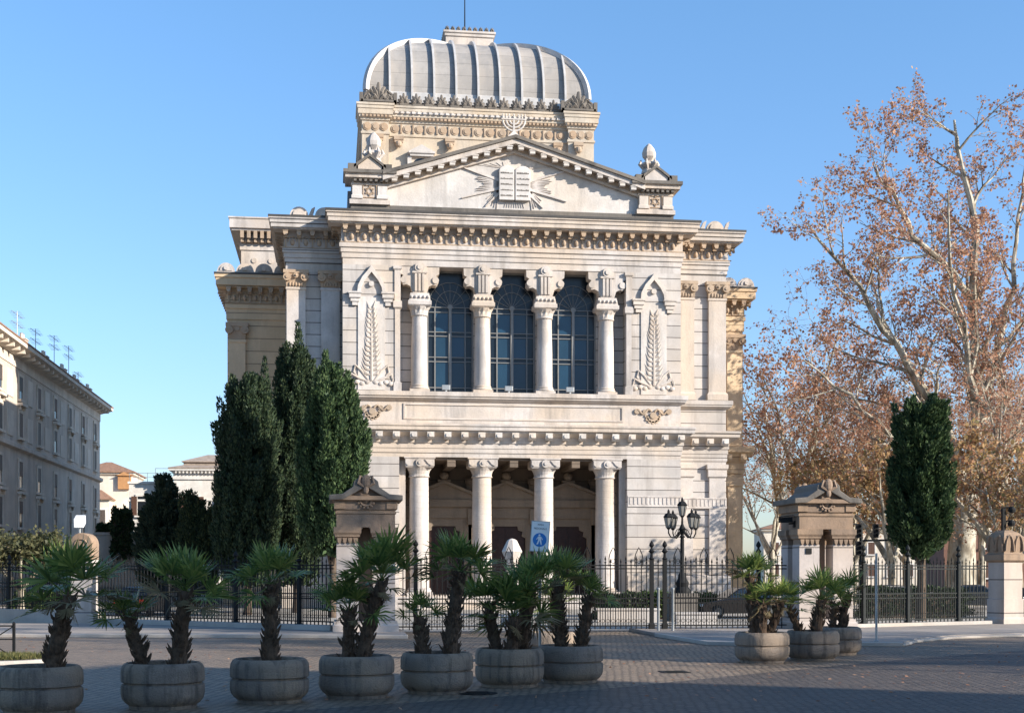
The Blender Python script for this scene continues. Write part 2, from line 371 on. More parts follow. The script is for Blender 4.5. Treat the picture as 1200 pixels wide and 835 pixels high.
# pilasters and arches inside the portico
for x in (-5.9,-1.98,1.98,5.9):
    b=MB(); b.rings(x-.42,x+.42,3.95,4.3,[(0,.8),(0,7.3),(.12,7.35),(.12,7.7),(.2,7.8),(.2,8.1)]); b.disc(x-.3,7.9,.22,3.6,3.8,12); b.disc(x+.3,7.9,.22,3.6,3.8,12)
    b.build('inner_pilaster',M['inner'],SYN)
def cusped(w,z0,zs,zt):
    """door head: stepped trefoil outline"""
    return [(-w,z0),(w,z0),(w,zs),(w*.82,zs+.12),(w*.86,zs+.4),(w*.62,zs+.5),(w*.6,zt),(-w*.6,zt),(-w*.62,zs+.5),(-w*.86,zs+.4),(-w*.82,zs+.12),(-w,zs)]
for x in (-3.95,0,3.95):
    d=MB(); d.prism([(x+u,v) for u,v in cusped(1.22,.82,4.35,5.1)],4.1,4.19); 
    d=d.build('door',M['wood'],SYN)
    m=MB()
    for u in (-.92,-.35,.35,.92):
        for z0,z1 in ((1.0,2.0),(2.15,3.4),(3.5,4.4)): m.box(x+u-.22,x+u+.22,4.07,4.1,z0,z1)
    m.box(x-.03,x+.03,4.05,4.1,.85,5.0); m.build('door_panel',M['wood'],d)
    f=MB()
    for s in (-1,1):
        q=sorted((x+s*1.24,x+s*1.75)); f.box(q[0],q[1],3.95,4.19,.8,5.6)
        q=sorted((x+s*1.5,x+s*1.8)); f.box(q[0],q[1],3.7,3.95,5.2,6.2)
    f.prism([(x-1.24,5.6),(x-1.24,4.35),(x-1.0,4.47),(x-1.05,4.75),(x-.76,4.86),(x-.73,5.1),(x+.73,5.1),(x+.76,4.86),(x+1.05,4.75),(x+1.0,4.47),(x+1.24,4.35),(x+1.24,5.6)],3.98,4.18)
    f.box(x-1.9,x+1.9,3.85,4.19,5.6,6.3); f.box(x-2.0,x+2.0,3.65,4.19,6.3,6.75)
    f.prism([(x-2.05,6.75),(x+2.05,6.75),(x+2.05,6.95),(x,7.75),(x-2.05,6.95)],3.75,4.19)
    f.prism([(x-2.1,6.95),(x-2.1,7.12),(x,7.95),(x+2.1,7.12),(x+2.1,6.95),(x,7.75)],3.5,4.19)
    f.ball((x,3.8,8.25),.3,10,6); f.box(x-.4,x+.4,3.6,4.1,7.85,8.0)
    f.build('door_surround',M['surround'],SYN)
# portico columns
def portico_column(x):
    y=.75
    b=MB(); prof=[(.62,0)]
    for k in range(18):
        z=.1+k*.36; r=.62-.05*k/18; prof+= [(r,z),(r,z+.33),(r-.012,z+.34),(r-.012,z+.355)]
    prof+=[(.57,6.62),(.57,6.8)]
    b.lathe(prof,(x,y,1.25),28); c=b.build('column',M['travp'],SYN,True)
    b=MB(); b.rings(x-.78,x+.78,y-.78,y+.78,[(0,.8),(0,1.0)]); b.lathe([(.76,1.0),(.8,1.06),(.76,1.14),(.68,1.16),(.7,1.22),(.64,1.26)],(x,y,0),24); b.build('base',M['travp'],c,True)
    b=MB(); b.lathe([(.58,7.9),(.66,7.95),(.6,8.02),(.6,8.12),(.66,8.3),(.78,8.48)],(x,y,0),24)
    b.rings(x-.82,x+.82,y-.72,y+.72,[(0,8.48),(.06,8.58),(.06,9.0),(.12,9.02),(.12,9.095)])
    b.disc(x,8.76,.24,y-.88,y-.7,16); b.disc(x,8.76,.1,y-.94,y-.86,10)
    for s in (-1,1): b.prism([(x+s*.3,8.95),(x+s*.86,8.95),(x+s*.86,8.7),(x+s*.7,8.58),(x+s*.5,8.7)],y-.84,y-.7)
    b.build('capital',M['travp'],c)
for x in (-5.72,-1.9,1.9,5.72): portico_column(x)
# half-columns against the piers
for s in (-1,1):
    b=MB(); x=s*6.75; b.box(x-.2,x+.2,.5,1.3,.8,9.09); b.build('respond',M['travp'],SYN)
# ---- entablature, cornice, parapet, sill between the storeys
b=MB(); b.rings(-HW,HW,0,11.6,[(0,9.1),(0,9.35),(.06,9.36),(.06,9.62),(.1,9.63),(.1,9.9),(.16,9.95),(.16,10.3),(.55,10.55),(.55,10.62),(.72,10.66),(.72,10.88),(.78,10.9),(.78,11.02),(.05,11.12),(.05,11.3),(0,11.3),(0,12.4),(.1,12.45),(.3,12.6),(.3,12.7),(.38,12.72),(.38,12.98),(0,13.0)])
b.build('storey_wall',M['travp'],SYN)
def corbel_row(x0,x1,y,step,z0,z1,o0,o1,w,parent=SYN,mat=None,name='corbel'):
    n=max(2,round((x1-x0)/step))
    for i in range(n+1):
        b=MB(); x=x0+(x1-x0)*i/n; b.prism([(y-o0,z0+.12),(y-o0,z1),(y-o1,z1),(y-o1,z0+.14),(y-(o0+o1*2)/3,z0)],x-w/2,x+w/2,'x')
        b.disc(x,(z0+z1)/2+.03,w*.3,y-o1-.05,y-o1,8); b.build(name,mat or M['travw'],parent)
corbel_row(-HW+.1,HW-.1,0,1.02,10.12,10.56,.1,.6,.42)
def frame(b,x0,x1,z0,z1,t,y0,y1):
    b.box(x0,x1,y0,y1,z0,z0+t); b.box(x0,x1,y0,y1,z1-t,z1); b.box(x0,x0+t,y0,y1,z0+t,z1-t); b.box(x1-t,x1,y0,y1,z0+t,z1-t)
b=MB(); frame(b,-6.7,6.7,11.34,12.3,.1,-.06,.02); b.build('parapet_panel',M['travp'],SYN)
for s in (-1,1):
    x=s*8.55; b=MB()
    for t in (-1,1):
        b.tube([(x+t*(.1+.85*k/10),-.06,12.0+.14*math.sin(k*.75)) for k in range(11)],.07,6)
        b.disc(x+t*1.0,12.02,.17,-.1,.02,10); b.disc(x+t*.5,12.0,.15,-.1,.02,10)
    b.disc(x,11.75,.42,-.08,.02,14,PI,2*PI); b.disc(x,11.78,.2,-.14,.02,10)
    for k in range(7): a=PI+PI*k/6; b.disc(x+.42*math.cos(a),11.75+.42*math.sin(a),.1,-.08,.02,8)
    b.build('scroll_relief',M['carved'],SYN)
# ---- upper storey piers, recess, windows
for s in (-1,1):
    b=MB(); x0,x1=sorted((s*6.9,s*HW)); b.box(x0,x1,0,11.6,13.0,20.5); b.build('upper_pier',M['trav'],SYN)
    b=MB(); x=s*7.05; b.rings(x-.16,x+.16,-.05,.4,[(0,13.0),(.08,13.0),(.08,13.5),(0,13.55),(0,17.9),(.1,18.0),(.1,18.35),(.02,18.4),(.02,20.2),(.1,20.3),(.1,20.46)])
    b.build('jamb_pilaster',M['travp'],SYN)
for x0,x1 in ((-6.9,-5.22),(-2.38,-1.44),(1.44,2.38),(5.22,6.9)):
    b=MB(); b.box(x0,x1,1.0,2.4,13.0,20.5); b.build('recess_wall',M['inner'] if False else M['trav'],SYN)
b=MB(); b.box(-6.9,6.9,2.4,3.0,13.0,20.5); b.build('window_back_wall',M['inner'],SYN)
def gallery_column(x):
    y=.5; b=MB()
    b.lathe([(.5,13.45),(.5,13.6),(.485,15.5),(.455,16.9),(.46,16.95)],(x,y,0),32)
    b.lathe([(.455,16.9),(.45,17.0),(.45,17.55),(.44,17.6)],(x,y,0),32,flute=.07,fz=(16.99,17.56))
    c=b.build('column',M['travp'],SYN,True)
    b=MB(); b.rings(x-.6,x+.6,y-.6,y+.6,[(0,13.0),(0,13.16)]); b.lathe([(.58,13.16),(.62,13.22),(.58,13.3),(.53,13.33),(.55,13.4),(.5,13.46)],(x,y,0),24); b.build('base',M['travp'],c,True)
    b=MB(); b.lathe([(.46,17.55),(.52,17.6),(.5,17.68),(.54,17.9),(.66,18.12)],(x,y,0),24,flute=.1,fz=(17.69,17.95))
    b.rings(x-.62,x+.62,y-.58,y+.58,[(0,18.12),(.08,18.2),(.08,18.42),(.02,18.46),(-.06,18.9)])
    for k in range(5): b.ball((x-.5+.25*k,y-.6,18.66),.1,8,5)
    b.build('capital',M['travp'],c)
    b=MB(); b.box(x-.42,x+.42,-.02,.95,18.9,20.49)
    for k in range(3): b.box(x-.3+.22*k,x-.3+.22*k+.14,-.1,-.02,19.0,20.05)
    b.disc(x,20.42,.3,-.14,-.02,14); b.disc(x,20.42,.15,-.2,-.1,10); b.box(x-.45,x+.45,-.12,-.02,20.08,20.18)
    for s in (-1,1):
        b.prism([(x+s*.42,18.9),(x+s*.46,19.0),(x+s*.55,19.3),(x+s*.78,19.42),(x+s*.98,19.38),(x+s*1.13,19.55),(x+s*1.12,19.8),(x+s*.98,19.95),(x+s*1.16,20.05),(x+s*1.18,20.49),(x+s*.42,20.49)],.05,.9)
        b.disc(x+s*.95,19.68,.2,-.02,.06,12)
    b.build('bracket',M['travp'],c)
for x in (-5.72,-1.9,1.9,5.72): gallery_column(x)
def big_window(xc,idx):
    x0,x1=xc-1.42,xc+1.42; zb,zt=13.0,20.49; ya=1.25
    w=MB(); frame(w,x0,x1,zb,zt,.1,ya-.08,ya+.05); w=w.build('window',M['mull'],SYN)
    m=MB(); m.box(xc-.085,xc+.085,ya-.12,ya,zb+.1,18.3)
    for u in (-.92,.92): m.box(xc+u-.035,xc+u+.035,ya-.07,ya,zb+.1,18.3)
    for z in (13.42,15.0,15.27,16.55,16.8,18.0,18.3): m.box(x0+.1,x1-.1,ya-.06,ya-.005,z-.026,z+.026)
    zc=18.32
    for r in (.88,1.34):
        m.tube([(xc+r*math.cos(PI*k/16),ya-.03,zc+r*1.12*math.sin(PI*k/16)) for k in range(17)],.02,4)
    for k in range(1,8):
        a=PI*k/8; m.tube([(xc+.1*math.cos(a),ya-.03,zc+.1*math.sin(a)),(xc+1.34*math.cos(a),ya-.03,zc+1.5*math.sin(a))],.015,4)
    m.disc(xc,zc,.16,ya-.13,ya-.02,12); m.build('mullion',M['mull'],w)
    g=MB(); g.box(x0+.1,x1-.1,ya+.02,ya+.04,zb+.1,zt-.1)
    g.mi=1
    for z0,z1 in ((13.45,14.97),(15.3,16.52),(16.83,17.97)):
        for u0,u1 in ((-.885,-.085),(.085,.885)): g.box(xc+u0+.02,xc+u1-.02,ya+.0,ya+.018,z0+.02,z1-.02)
    g.build('pane',[M['gdark'],M['gsky']],w)
for i,x in enumerate((-3.8,0,3.8)): big_window(x,i)
for x in (-4.15,-.35,3.4):
    b=MB(); b.box(x-.24,x+.24,-.1,.06,13.12,13.42); b.box(x-.06,x+.06,-.08,.1,13.0,13.12)
    b.build('floodlight',M['steel'],SYN,bevel=.02)
# ---- niches with palm relief
for s in (-1,1):
    x=s*8.6; b=MB()
    b.box(x-.8,x+.8,-.06,.02,13.05,18.6)
    b.build('niche_panel',M['travw'],SYN)
    b=MB()
    out=[(-.85,18.75),(-.8,19.25),(-.55,19.75),(-.25,20.1),(0,20.45),(.25,20.1),(.55,19.75),(.8,19.25),(.85,18.75)]
    inn=[(.66,18.75),(.6,19.15),(.4,19.55),(.16,19.85),(0,20.05),(-.16,19.85),(-.4,19.55),(-.6,19.15),(-.66,18.75)]
    for k in range(8):
        b.prism([(x+out[k][0],out[k][1]),(x+out[k+1][0],out[k+1][1]),(x+inn[7-k][0],inn[7-k][1]),(x+inn[8-k][0],inn[8-k][1])],-.2,.02)
    for t in (-1,1):
        q=x+t*.98; b.rings(q-.26,q+.26,-.2,.05,[(0,18.28),(0,18.45),(.08,18.5),(.08,18.7),(.14,18.75),(.14,18.85)]); b.rings(q-.16,q+.16,-.14,.05,[(0,18.05),(0,18.28)])
    b.disc(x,19.35,.16,-.16,.02,12); b.build('ogee_arch',M['travw'],SYN)
    b=MB(); rr=random.Random(3+s)
    b.tube([(x,-.14,13.6+k*.4) for k in range(11)],[.1-.006*k for k in range(11)],6)
    for k in range(15):
        z=13.9+k*.28; L=.55-.025*k
        for t in (-1,1):
            tip=(x+t*(L+.1*rr.random()),-.1,z+.42+.2*rr.random()); b.tube([(x,-.1,z),(x+t*L*.6,-.17,z+.12),tip],[.05,.1,.02],5)
    for t in (-1,1):
        for k in range(4): b.ball((x+t*(.25+.3*k),-.1,13.42+.09*((k+1)%2)),.17,8,5,(1,.7,.8))
        b.tube([(x+t*.1,-.12,13.5),(x+t*.6,-.16,14.2),(x+t*.95,-.12,14.5),(x+t*1.05,-.1,14.1),(x+t*.85,-.1,13.9)],[.05,.07,.07,.06,.03],6)
        b.tube([(x+t*.1,-.12,13.5),(x+t*.75,-.16,13.75),(x+t*1.2,-.12,14.0),(x+t*1.3,-.1,13.6)],[.05,.07,.06,.03],6)
    pr=b.build('palm_relief',M['travp'],SYN,True); pr.scale=(1,.55,1)
# ---- main entablature: front block and the two set-back wings
def main_prof(z): return [(0,z),(0,20.9+.0),(.06,20.9),(.06,21.2),(.12,21.21),(.12,21.48),(.2,21.5),(.2,21.72),(.1,21.78),(.1,22.74),(.72,22.77),(.72,22.84),(.86,22.86),(.86,23.1),(.92,23.11),(.92,23.32),(1.0,23.34),(1.0,23.42),(.2,23.5)]
b=MB(); b.rings(-HW,HW,0,11.6,main_prof(20.5)); b.build('entablature',M['travp'],SYN)
b=MB(); b.rings(-HW-.9,HW+.9,-.9,11.6,[(.1,23.42),(.14,23.43),(.14,23.56),(0,23.58)]); b.build('gutter',M['gutter'],SYN)
def modillions(x0,x1,y,step,z,parent,face='y',dz=0):
    """scrolled brackets with egg ornament under a corona, along x at front plane y (or along y at side plane)"""
    b=MB(); n=max(2,round((x1-x0)/step))
    def bx(u0,u1,o0,o1,z0,z1):
        if face=='y': b.box(u0,u1,y-o1,y-o0,z0,z1)
        elif face=='-x': b.box(y-o1,y-o0,u0,u1,z0,z1)
        else: b.box(y+o0,y+o1,u0,u1,z0,z1)
    for i in range(n+1):
        x=x0+(x1-x0)*i/n
        bx(x-.14,x+.14,.1,.64,z-.24,z); bx(x-.17,x+.17,.1,.68,z-.07,z-.005); bx(x-.13,x+.13,.1,.3,z-.42,z-.24); bx(x-.1,x+.1,.55,.67,z-.34,z-.24)
        if i<n:
            xm=x+(x1-x0)/n/2; zc=z-.66
            if face=='y':
                b.ball((xm,y-.14,zc),.17,8,6,(.8,.8,1.15))
                b.tube([(xm+.25*math.cos(a),y-.14,zc+.05+.3*math.sin(a)) for a in [PI*k/8 for k in range(9)]],.035,4)
            bx(x-.05,x+.05,.1,.2,z-.95,z-.44)
    bx(x0-.3,x1+.3,.1,.16,z-1.0,z-.94)
    return b.build('bracket_course',M['carved'],parent)
modillions(-HW+.15,HW-.15,0,.74,22.77,SYN); modillions(.4,1.6,-HW,.74,22.77,SYN,'-x'); modillions(.4,1.6,HW,.74,22.77,SYN,'x')
def wing(s):
    xi,xo=s*HW,s*13.7; x0,x1=sorted((s*9.0,xo)); y=1.8; dz=-.02
    b=MB(); b.rings(x0,x1,y,11.8,[(.25,0),(.25,1.9),(.1,2.0),(0,2.05),(0,9.1),(.06,9.2),(.06,9.62),(.1,9.63),(.1,9.88),(.16,9.93),(.16,10.28),(.55,10.53),(.7,10.64),(.7,10.86),(.76,10.88),(.76,11.0),(0,11.1),(0,12.4),(.1,12.45),(.3,12.58),(.3,12.68),(.36,12.7),(.36,12.96),(0,12.98)]+[(o,z+dz) for o,z in main_prof(20.5)])
    b.build('side_bay_wall',M['trav'],SYN)
    a,c=sorted((xi+s*.3,xo-s*.2)); corbel_row(a,c,y,1.0,10.1,10.54,.1,.6,.42)
    a,c=sorted((xi+s*.2,xo)); modillions(a,c,y,.74,22.75,SYN); modillions(2.2,11,xo,.74,22.75,SYN,'-x' if s<0 else 'x')
    b=MB(); a,c=sorted((s*9.5,xo+s*.88)); b.rings(a,c,y-.88,11.7,[(.1,23.4),(.14,23.41),(.14,23.53),(0,23.55)]); b.build('gutter',M['gutter'],SYN)
    for xc in (xo-s*.62,xi+s*.72):
        p=MB(); p.rings(xc-.56,xc+.56,y-.22,y+.1,[(.1,12.98),(.1,13.35),(.03,13.45),(0,13.5),(0,19.2),(.05,19.25),(.05,19.35),(0,19.4)]); p=p.build('pilaster',M['travp'],SYN)
        q=MB(); q.rings(xc-.56,xc+.56,y-.24,y+.1,[(.02,19.4),(.06,19.8),(.14,20.15),(.2,20.2),(.2,20.4)])
        for t in (-1,1): q.disc(xc+t*.52,19.95,.24,y-.5,y-.2,12); q.disc(xc+t*.52,19.95,.1,y-.55,y-.5,8)
        q.disc(xc,20.05,.16,y-.45,y-.2,10); q.ball((xc,y-.46,20.05),.08,8,5)
        for k in range(5): q.ball((xc-.36+.18*k,y-.3,19.55),.09,6,5,(.8,.6,1.5))
        q.build('capital',M['carved'],p)
        p=MB(); p.rings(xc-.5,xc+.5,y-.16,y+.1,[(0,2.05),(0,8.1),(.1,8.2),(.1,8.6),(.18,8.7),(.18,8.95)]); p.build('lower_pilaster',M['travp'],SYN)
    b=MB(); a,c=sorted((xi+s*.02,xo)); b.box(a,c,y-.2,y+.1,6.2,6.32); b.box(a,c,y-.2,y+.1,6.78,6.86); b.box(a+.01,c-.01,y-.165,y+.09,6.315,6.785)
    x=a+.12
    while x<c-.1: b.box(x,x+.1,y-.19,y+.05,6.35,6.75); x+=.26
    b.build('fluted_band',M['travp'],SYN)
    # scrolled antefixes on the wing roof
    for k in range(2):
        xc=xi+s*(1.1+1.5*k); b=MB(); zc=23.5
        b.disc(xc,zc+.15,.55,y-.35,y-.05,18,0,PI); b.disc(xc,zc+.2,.36,y-.42,y-.3,14,0,PI); b.box(xc-.6,xc+.6,y-.4,y,zc,zc+.15)
        b.prism([(xc+.55,zc+.15),(xc+.75,zc+.6),(xc+.95,zc+.72),(xc+.8,zc+.15)],y-.35,y-.05); b.build('antefix',M['worn'] if False else M['travp'],SYN)
wing(-1); wing(1)
# ---- main body behind, with attic
bod=[(.3,0),(.3,2.0),(0,2.1),(0,9.1),(.1,9.2),(.1,9.9),(.5,10.5),(.7,10.64),(.7,11.0),(0,11.1),(0,19.2),(.08,19.22),(.08,19.9),(.16,19.95),(.16,20.2),(.06,20.25),(.06,21.25),(.6,21.3),(.6,21.36),(.72,21.4),(.72,21.85),(.8,21.9),(.8,22.1),(.1,22.2)]
b=MB(); b.rings(-17.9,17.9,11.9,45,bod); b.build('main_body_wall',M['ochre'],SYN)
b=MB(); b.rings(-18.6,18.6,11.2,45.7,[(.1,22.1),(.14,22.11),(.14,22.22),(0,22.24)]); b.build('gutter',M['gutter'],SYN)
for s in (-1,1):
    a,c=sorted((s*13.6,s*17.8)); modillions(a,c,11.9,.74,21.3,SYN); modillions(12.2,30,s*17.9,.9,21.3,SYN,'-x' if s<0 else 'x'); corbel_row(a,c,11.9,1.0,10.0,10.5,.1,.6,.42,mat=M['ochrep'])
    xc=s*17.25; p=MB(); p.rings(xc-.55,xc+.55,11.68,12,[(0,11.1),(0,17.6),(.06,17.65),(.06,17.8),(0,17.85)]); p=p.build('pilaster',M['ochrep'],SYN)
    q=MB(); q.rings(xc-.55,xc+.55,11.66,12,[(0,17.85),(.05,18.3),(.14,18.65),(.2,18.7),(.2,18.95)])
    for t in (-1,1): q.disc(xc+t*.52,18.45,.26,11.42,11.66,12); q.disc(xc+t*.52,18.45,.1,11.36,11.42,8)
    q.disc(xc,18.55,.16,11.5,11.66,10); q.build('capital',M['carved'],p)
    p=MB(); p.rings(xc-.5,xc+.5,11.7,12,[(0,2.1),(0,8.2),(.12,8.3),(.12,8.9)]); p.build('lower_pilaster',M['ochrep'],SYN)
    # scalloped antefixes on the ledge
    for k in range(4):
        x=s*(14.2+1.25*k); b=MB(); b.disc(x,22.3,.58,11.25,11.55,18,0,PI); b.disc(x,22.34,.4,11.18,11.27,14,0,PI); b.disc(x,22.5,.14,11.1,11.2,10); b.box(x-.62,x+.62,11.2,11.6,22.2,22.3); b.build('antefix',M['travp'],SYN)
b=MB(); b.rings(-17.2,17.2,15,44,[(0,22.2),(0,24.6),(.08,24.62),(.08,24.9),(.04,24.95),(.04,25.75),(.6,25.85),(.6,25.95),(.75,26.0),(.75,26.6),(.82,26.65),(.82,26.75),(0,26.9)]); b.build('attic_wall',M['travp'],SYN)
for s in (-1,1):
    a,c=sorted((s*13.0,s*17.1)); b=MB(); n=9
    for i in range(n+1):
        x=a+(c-a)*i/n; b.box(x-.12,x+.12,14.4,15,25.35,25.84); b.box(x-.1,x+.1,14.6,15,25.1,25.35)
        if i<n: b.ball((x+(c-a)/n/2,14.85,25.2),.15,8,5)
    b.build('bracket_course',M['carved'],SYN)
    for k in range(3): 
        b=MB(); x=s*(14.0+1.15*k); b.disc(x,23.9,.18,14.94,15.0,10); b.build('rosette',M['travp'],SYN)
# gabled roof of the front arm
b=MB(); b.prism([(-10,23.5),(10,23.5),(10,25.2),(7.6,25.3),(0,27.8),(-7.6,25.3),(-10,25.2)],1.3,20.2); b.build('roof',M['roof'],SYN)
# ---- pediment
b=MB(); b.rings(-9.95,9.95,-.2,1.2,[(0,23.5),(0,23.75),(-.12,23.78),(-.12,24.05)]); b.build('pediment_plinth',M['worn'],SYN)
b=MB(); b.prism([(-7.7,24.05),(7.7,24.05),(7.7,25.25),(0,27.65),(-7.7,25.25)],.15,1.2); b.build('tympanum',M['travw'],SYN)
def rake(o,lo,hi,y0,y1,name,mat,x1=7.95):
    b=MB()
    b.prism([(-x1,25.32+lo),(0,27.8+lo),(x1,25.32+lo),(x1,25.32+hi),(0,27.8+hi),(-x1,25.32+hi)],y0,y1); return b.build(name,mat,SYN)
rake(0,-.32,-.14,-.08,1.2,'raking_moulding',M['travp']); rake(0,-.14,.12,-.14,1.2,'raking_frieze',M['carved']); rake(0,.12,.42,-.55,1.25,'raking_cornice',M['travp']); rake(0,.42,.62,-.68,1.3,'raking_gutter',M['worn'])
for s in (-1,1):
    for k in range(11):
        b=MB(); x=s*(.35+.69*k); z=27.8-abs(x)*2.48/7.95
        b.box(x-.16,x+.16,-.5,-.1,z-.12,z+.1); b.box(x-.2,x+.2,-.53,-.12,z+.04,z+.11); b.build('pediment_bracket',M['travw'],SYN)
for s in (-1,1):
    x=s*8.7; xa,xb=x-1.05,x+1.05
    p=MB(); p.rings(xa,xb,-.1,1.3,[(.15,24.05),(.15,24.3),(0,24.4),(0,25.15),(.06,25.2),(.06,25.3),(.0,25.32),(.0,25.5),(.4,25.55),(.4,25.75),(.48,25.78),(.48,25.95),(.1,26.05)])
    p=p.build('corner_block',M['travp'],SYN)
    q=MB()
    for k in range(7): q.box(xa+.1+.31*k,xa+.26+.31*k,-.42,-.1,25.36,25.54)
    q.rings(xa-.42,xb+.42,-.55,1.7,[(0,25.79),(.1,25.8),(.1,26.0),(-.3,26.1)]); q.build('block_cornice',M['worn'],p)
    for t in (-1,1): q=MB(); q.rings(x+t*.75-.28,x+t*.75+.28,-.2,0,[(.06,24.38),(.06,24.55),(0,24.6),(0,25.14)]); q.build('block_pilaster',M['travw'],p)
    q=MB(); r=.3; zc=24.85
    for t in (0,1):
        vs=[(x+r*math.cos(PI/2+PI*t+2*PI*k/3),-.14,zc+r*math.sin(PI/2+PI*t+2*PI*k/3)) for k in range(3)]
        for k in range(3): q.tube([vs[k],vs[(k+1)%3]],.028,4)
    frame(q,x-.42,x+.42,24.45,25.2,.04,-.16,-.1); q.build('star',M['carved'],p)
    # little gable and pine-cone finial
    q=MB(); q.prism([(x-.7,26.0),(x+.7,26.0),(x+.7,26.3),(x,26.85),(x-.7,26.3)],-.3,1.0); q=q.build('gablet',M['travp'],p)
    g=MB(); g.prism([(x-.95,26.15),(x-.95,26.32),(x,27.02),(x+.95,26.32),(x+.95,26.15),(x,26.85)],-.4,1.05)
    for t in (-1,1): g.box(*sorted((x+t*.8,x+t*1.3)),-.4,.6,26.02,26.4)
    g.build('gablet_roof',M['worn'],q)
    g=MB(); xx=x-s*.25; g.lathe([(.5,26.7),(.45,26.9),(.3,27.05),(.5,27.25),(.42,27.4),(.22,27.5),(.26,27.55),(.42,27.75),(.44,28.0),(.33,28.3),(.15,28.5),(.02,28.6)],(xx,.6,0),12,flute=.12,fz=(27.2,28.3))
    for k in range(6): a=k*PI/3; g.tube([(xx+.25*math.cos(a),.6+.25*math.sin(a),26.9),(xx+.58*math.cos(a),.6+.58*math.sin(a),27.3),(xx+.5*math.cos(a),.6+.5*math.sin(a),27.55)],[.1,.13,.04],5)
    g.build('finial',M['travp'],p)
# tablets of the law and sun-rays
b=MB()
for s in (-1,1):
    xs=s*.49; b.prism([(xs-.46,24.62),(xs+.46,24.62)]+[(xs+.46*math.cos(PI*k/10),26.35+.35*math.sin(PI*k/10)) for k in range(11)],-.14,.16)
tb=b.build('tablet',M['travw'],SYN,bevel=.03)
b=MB(); rr=random.Random(5)
for s in (-1,1):
    for k in range(5):
        z=26.25-.34*k; x=s*.49-.36
        while x<s*.49+.33: 
            w=.05+.05*rr.random(); b.box(x,x+w,-.152,-.138,z-.05,z+.05*rr.random()); x+=w+.025
b.build('inscription',M['worn'],tb)
b=MB()
def ray(x0,z0,x1,z1,w,t=.1):
    d=Vector((x1-x0,z1-z0)); n=Vector((-d.y,d.x)).normalized()*w
    b.prism([(x0-n.x,z0-n.y),(x0+n.x,z0+n.y),(x1+n.x*.3,z1+n.y*.3),(x1-n.x*.3,z1-n.y*.3)],.15-t*.55,.16)
for s in (-1,1):
    for (a,L,w) in ((18,3.05,.09),(-17,3.2,.09),(-40,1.75,.08)): ray(s*.9,25.6+.8*math.sin(R_(a)),s*L,25.6+(L)*math.tan(R_(a))*.92,w,.2)
    for k in range(9):
        a=R_(-12+3.0*k); L=2.1+.25*math.sin(k*1.1); ray(s*.95,25.35+.06*k,s*L*math.cos(a),25.55+L*math.sin(a),.05,.14)
    for k in range(6):
        a=R_(-24-8*k); ray(s*.95,25.3,s*(.5+1.3*math.cos(a)),25.2+1.2*math.sin(a),.035,.1)
    for k in range(5): ray(s*.6,26.6,s*(.4+.38*k+.3),26.98-.06*k,.02,.06)
for k in range(9): ray(-.5+.125*k,24.62,-.6+.15*k,24.22,.02,.08)
b.build('sun_rays',M['travp'],SYN)
# menorah on the apex
b=MB(); b.box(-.75,.75,-.3,.7,28.3,28.5); b.box(-1.0,1.0,-.1,.6,28.0,28.3); b.box(-.45,.45,0,.4,28.5,28.7); mn=b.build('menorah',M['travp'],SYN)
b=MB(); b.prism([(-.5,28.7),(.5,28.7),(.22,28.95),(.1,29.1),(-.1,29.1),(-.22,28.95)],.05,.35); b.box(-.07,.07,.12,.28,29.1,30.05)
for r in (.36,.62,.88): b.tube([(r*math.cos(PI+PI*k/14),.2,30.05+r*1.0*math.sin(PI+PI*k/14)) for k in range(15)],.075,6)
b.box(-.98,.98,.1,.3,30.02,30.12); b.build('candelabrum',M['travw'],mn)
b=MB()
for x in (-.88,-.62,-.36,0,.36,.62,.88): b.lathe([(.06,30.12),(.1,30.2),(.1,30.26),(.04,30.3),(.07,30.36),(.02,30.52)],(x,.2,0),8)
b.build('flame',M['travw'],mn); mn.scale=(.78,.78,.78); mn.location=(0,.1,28.0*.22)
# ---- dome block
b=MB()
dprof=[(0,22),(0,34.55),(.08,34.6),(.08,34.75),(.0,34.78),(.0,35.55),(.1,35.6),(.1,35.75),(.22,35.8),(.22,35.95),(.3,36.0),(.3,36.35),(.36,36.4),(.36,36.62),(.42,36.64),(.42,36.8),(0,36.9)]
b.rings(-8.5,8.5,20.15,37.4,dprof); b.build('drum_wall',M['drum'],SYN)
for s in (-1,1):
    a,c=sorted((s*6.75,s*8.72)); b=MB(); b.rings(a,c,19.8,22.5,[(o,z+.03) for o,z in dprof]); b.build('drum_corner',M['drum'],SYN)
def medal(x,y):
    b=MB(); b.disc(x,35.17,.3,y-.06,y,14); b.disc(x,35.17,.2,y-.1,y-.06,12); b.build('medallion',M['carved'],SYN)
for k in range(15): medal(-6.25+.893*k,20.15)
for k in range(14):
    b=MB(); x=-6.25+.446+.893*k; b.box(x-.06,x+.06,20.05,20.15,34.85,35.5); b.build('triglyph',M['carved'],SYN)
for s in (-1,1):
    for k in range(3): medal(s*(7.1+.62*k),19.8)
b=MB(); b.box(-6.6,6.6,19.9,19.945,35.82,35.94); x=-6.6
while x<6.7: b.box(x-.07,x+.07,19.83,19.95,35.8,35.96); x+=.29
b.build('dentil_course',M['carved'],SYN)
for s in (-1,1):
    b=MB(); b.box(*sorted((s*6.7,s*8.66)),19.56,19.615,35.85,35.96)
    for k in range(8): x=s*(6.7+.28*k); b.box(x-.07,x+.07,19.5,19.62,35.83,35.98)
    b.build('dentil_course',M['carved'],SYN)
b=MB(); b.box(-6.6,6.6,19.8,19.87,36.22,36.34); x=-6.6
while x<6.7: b.box(x-.11,x+.11,19.7,19.88,36.2,36.36); x+=.42
b.build('lower_dentil_course',M['travw'],SYN)
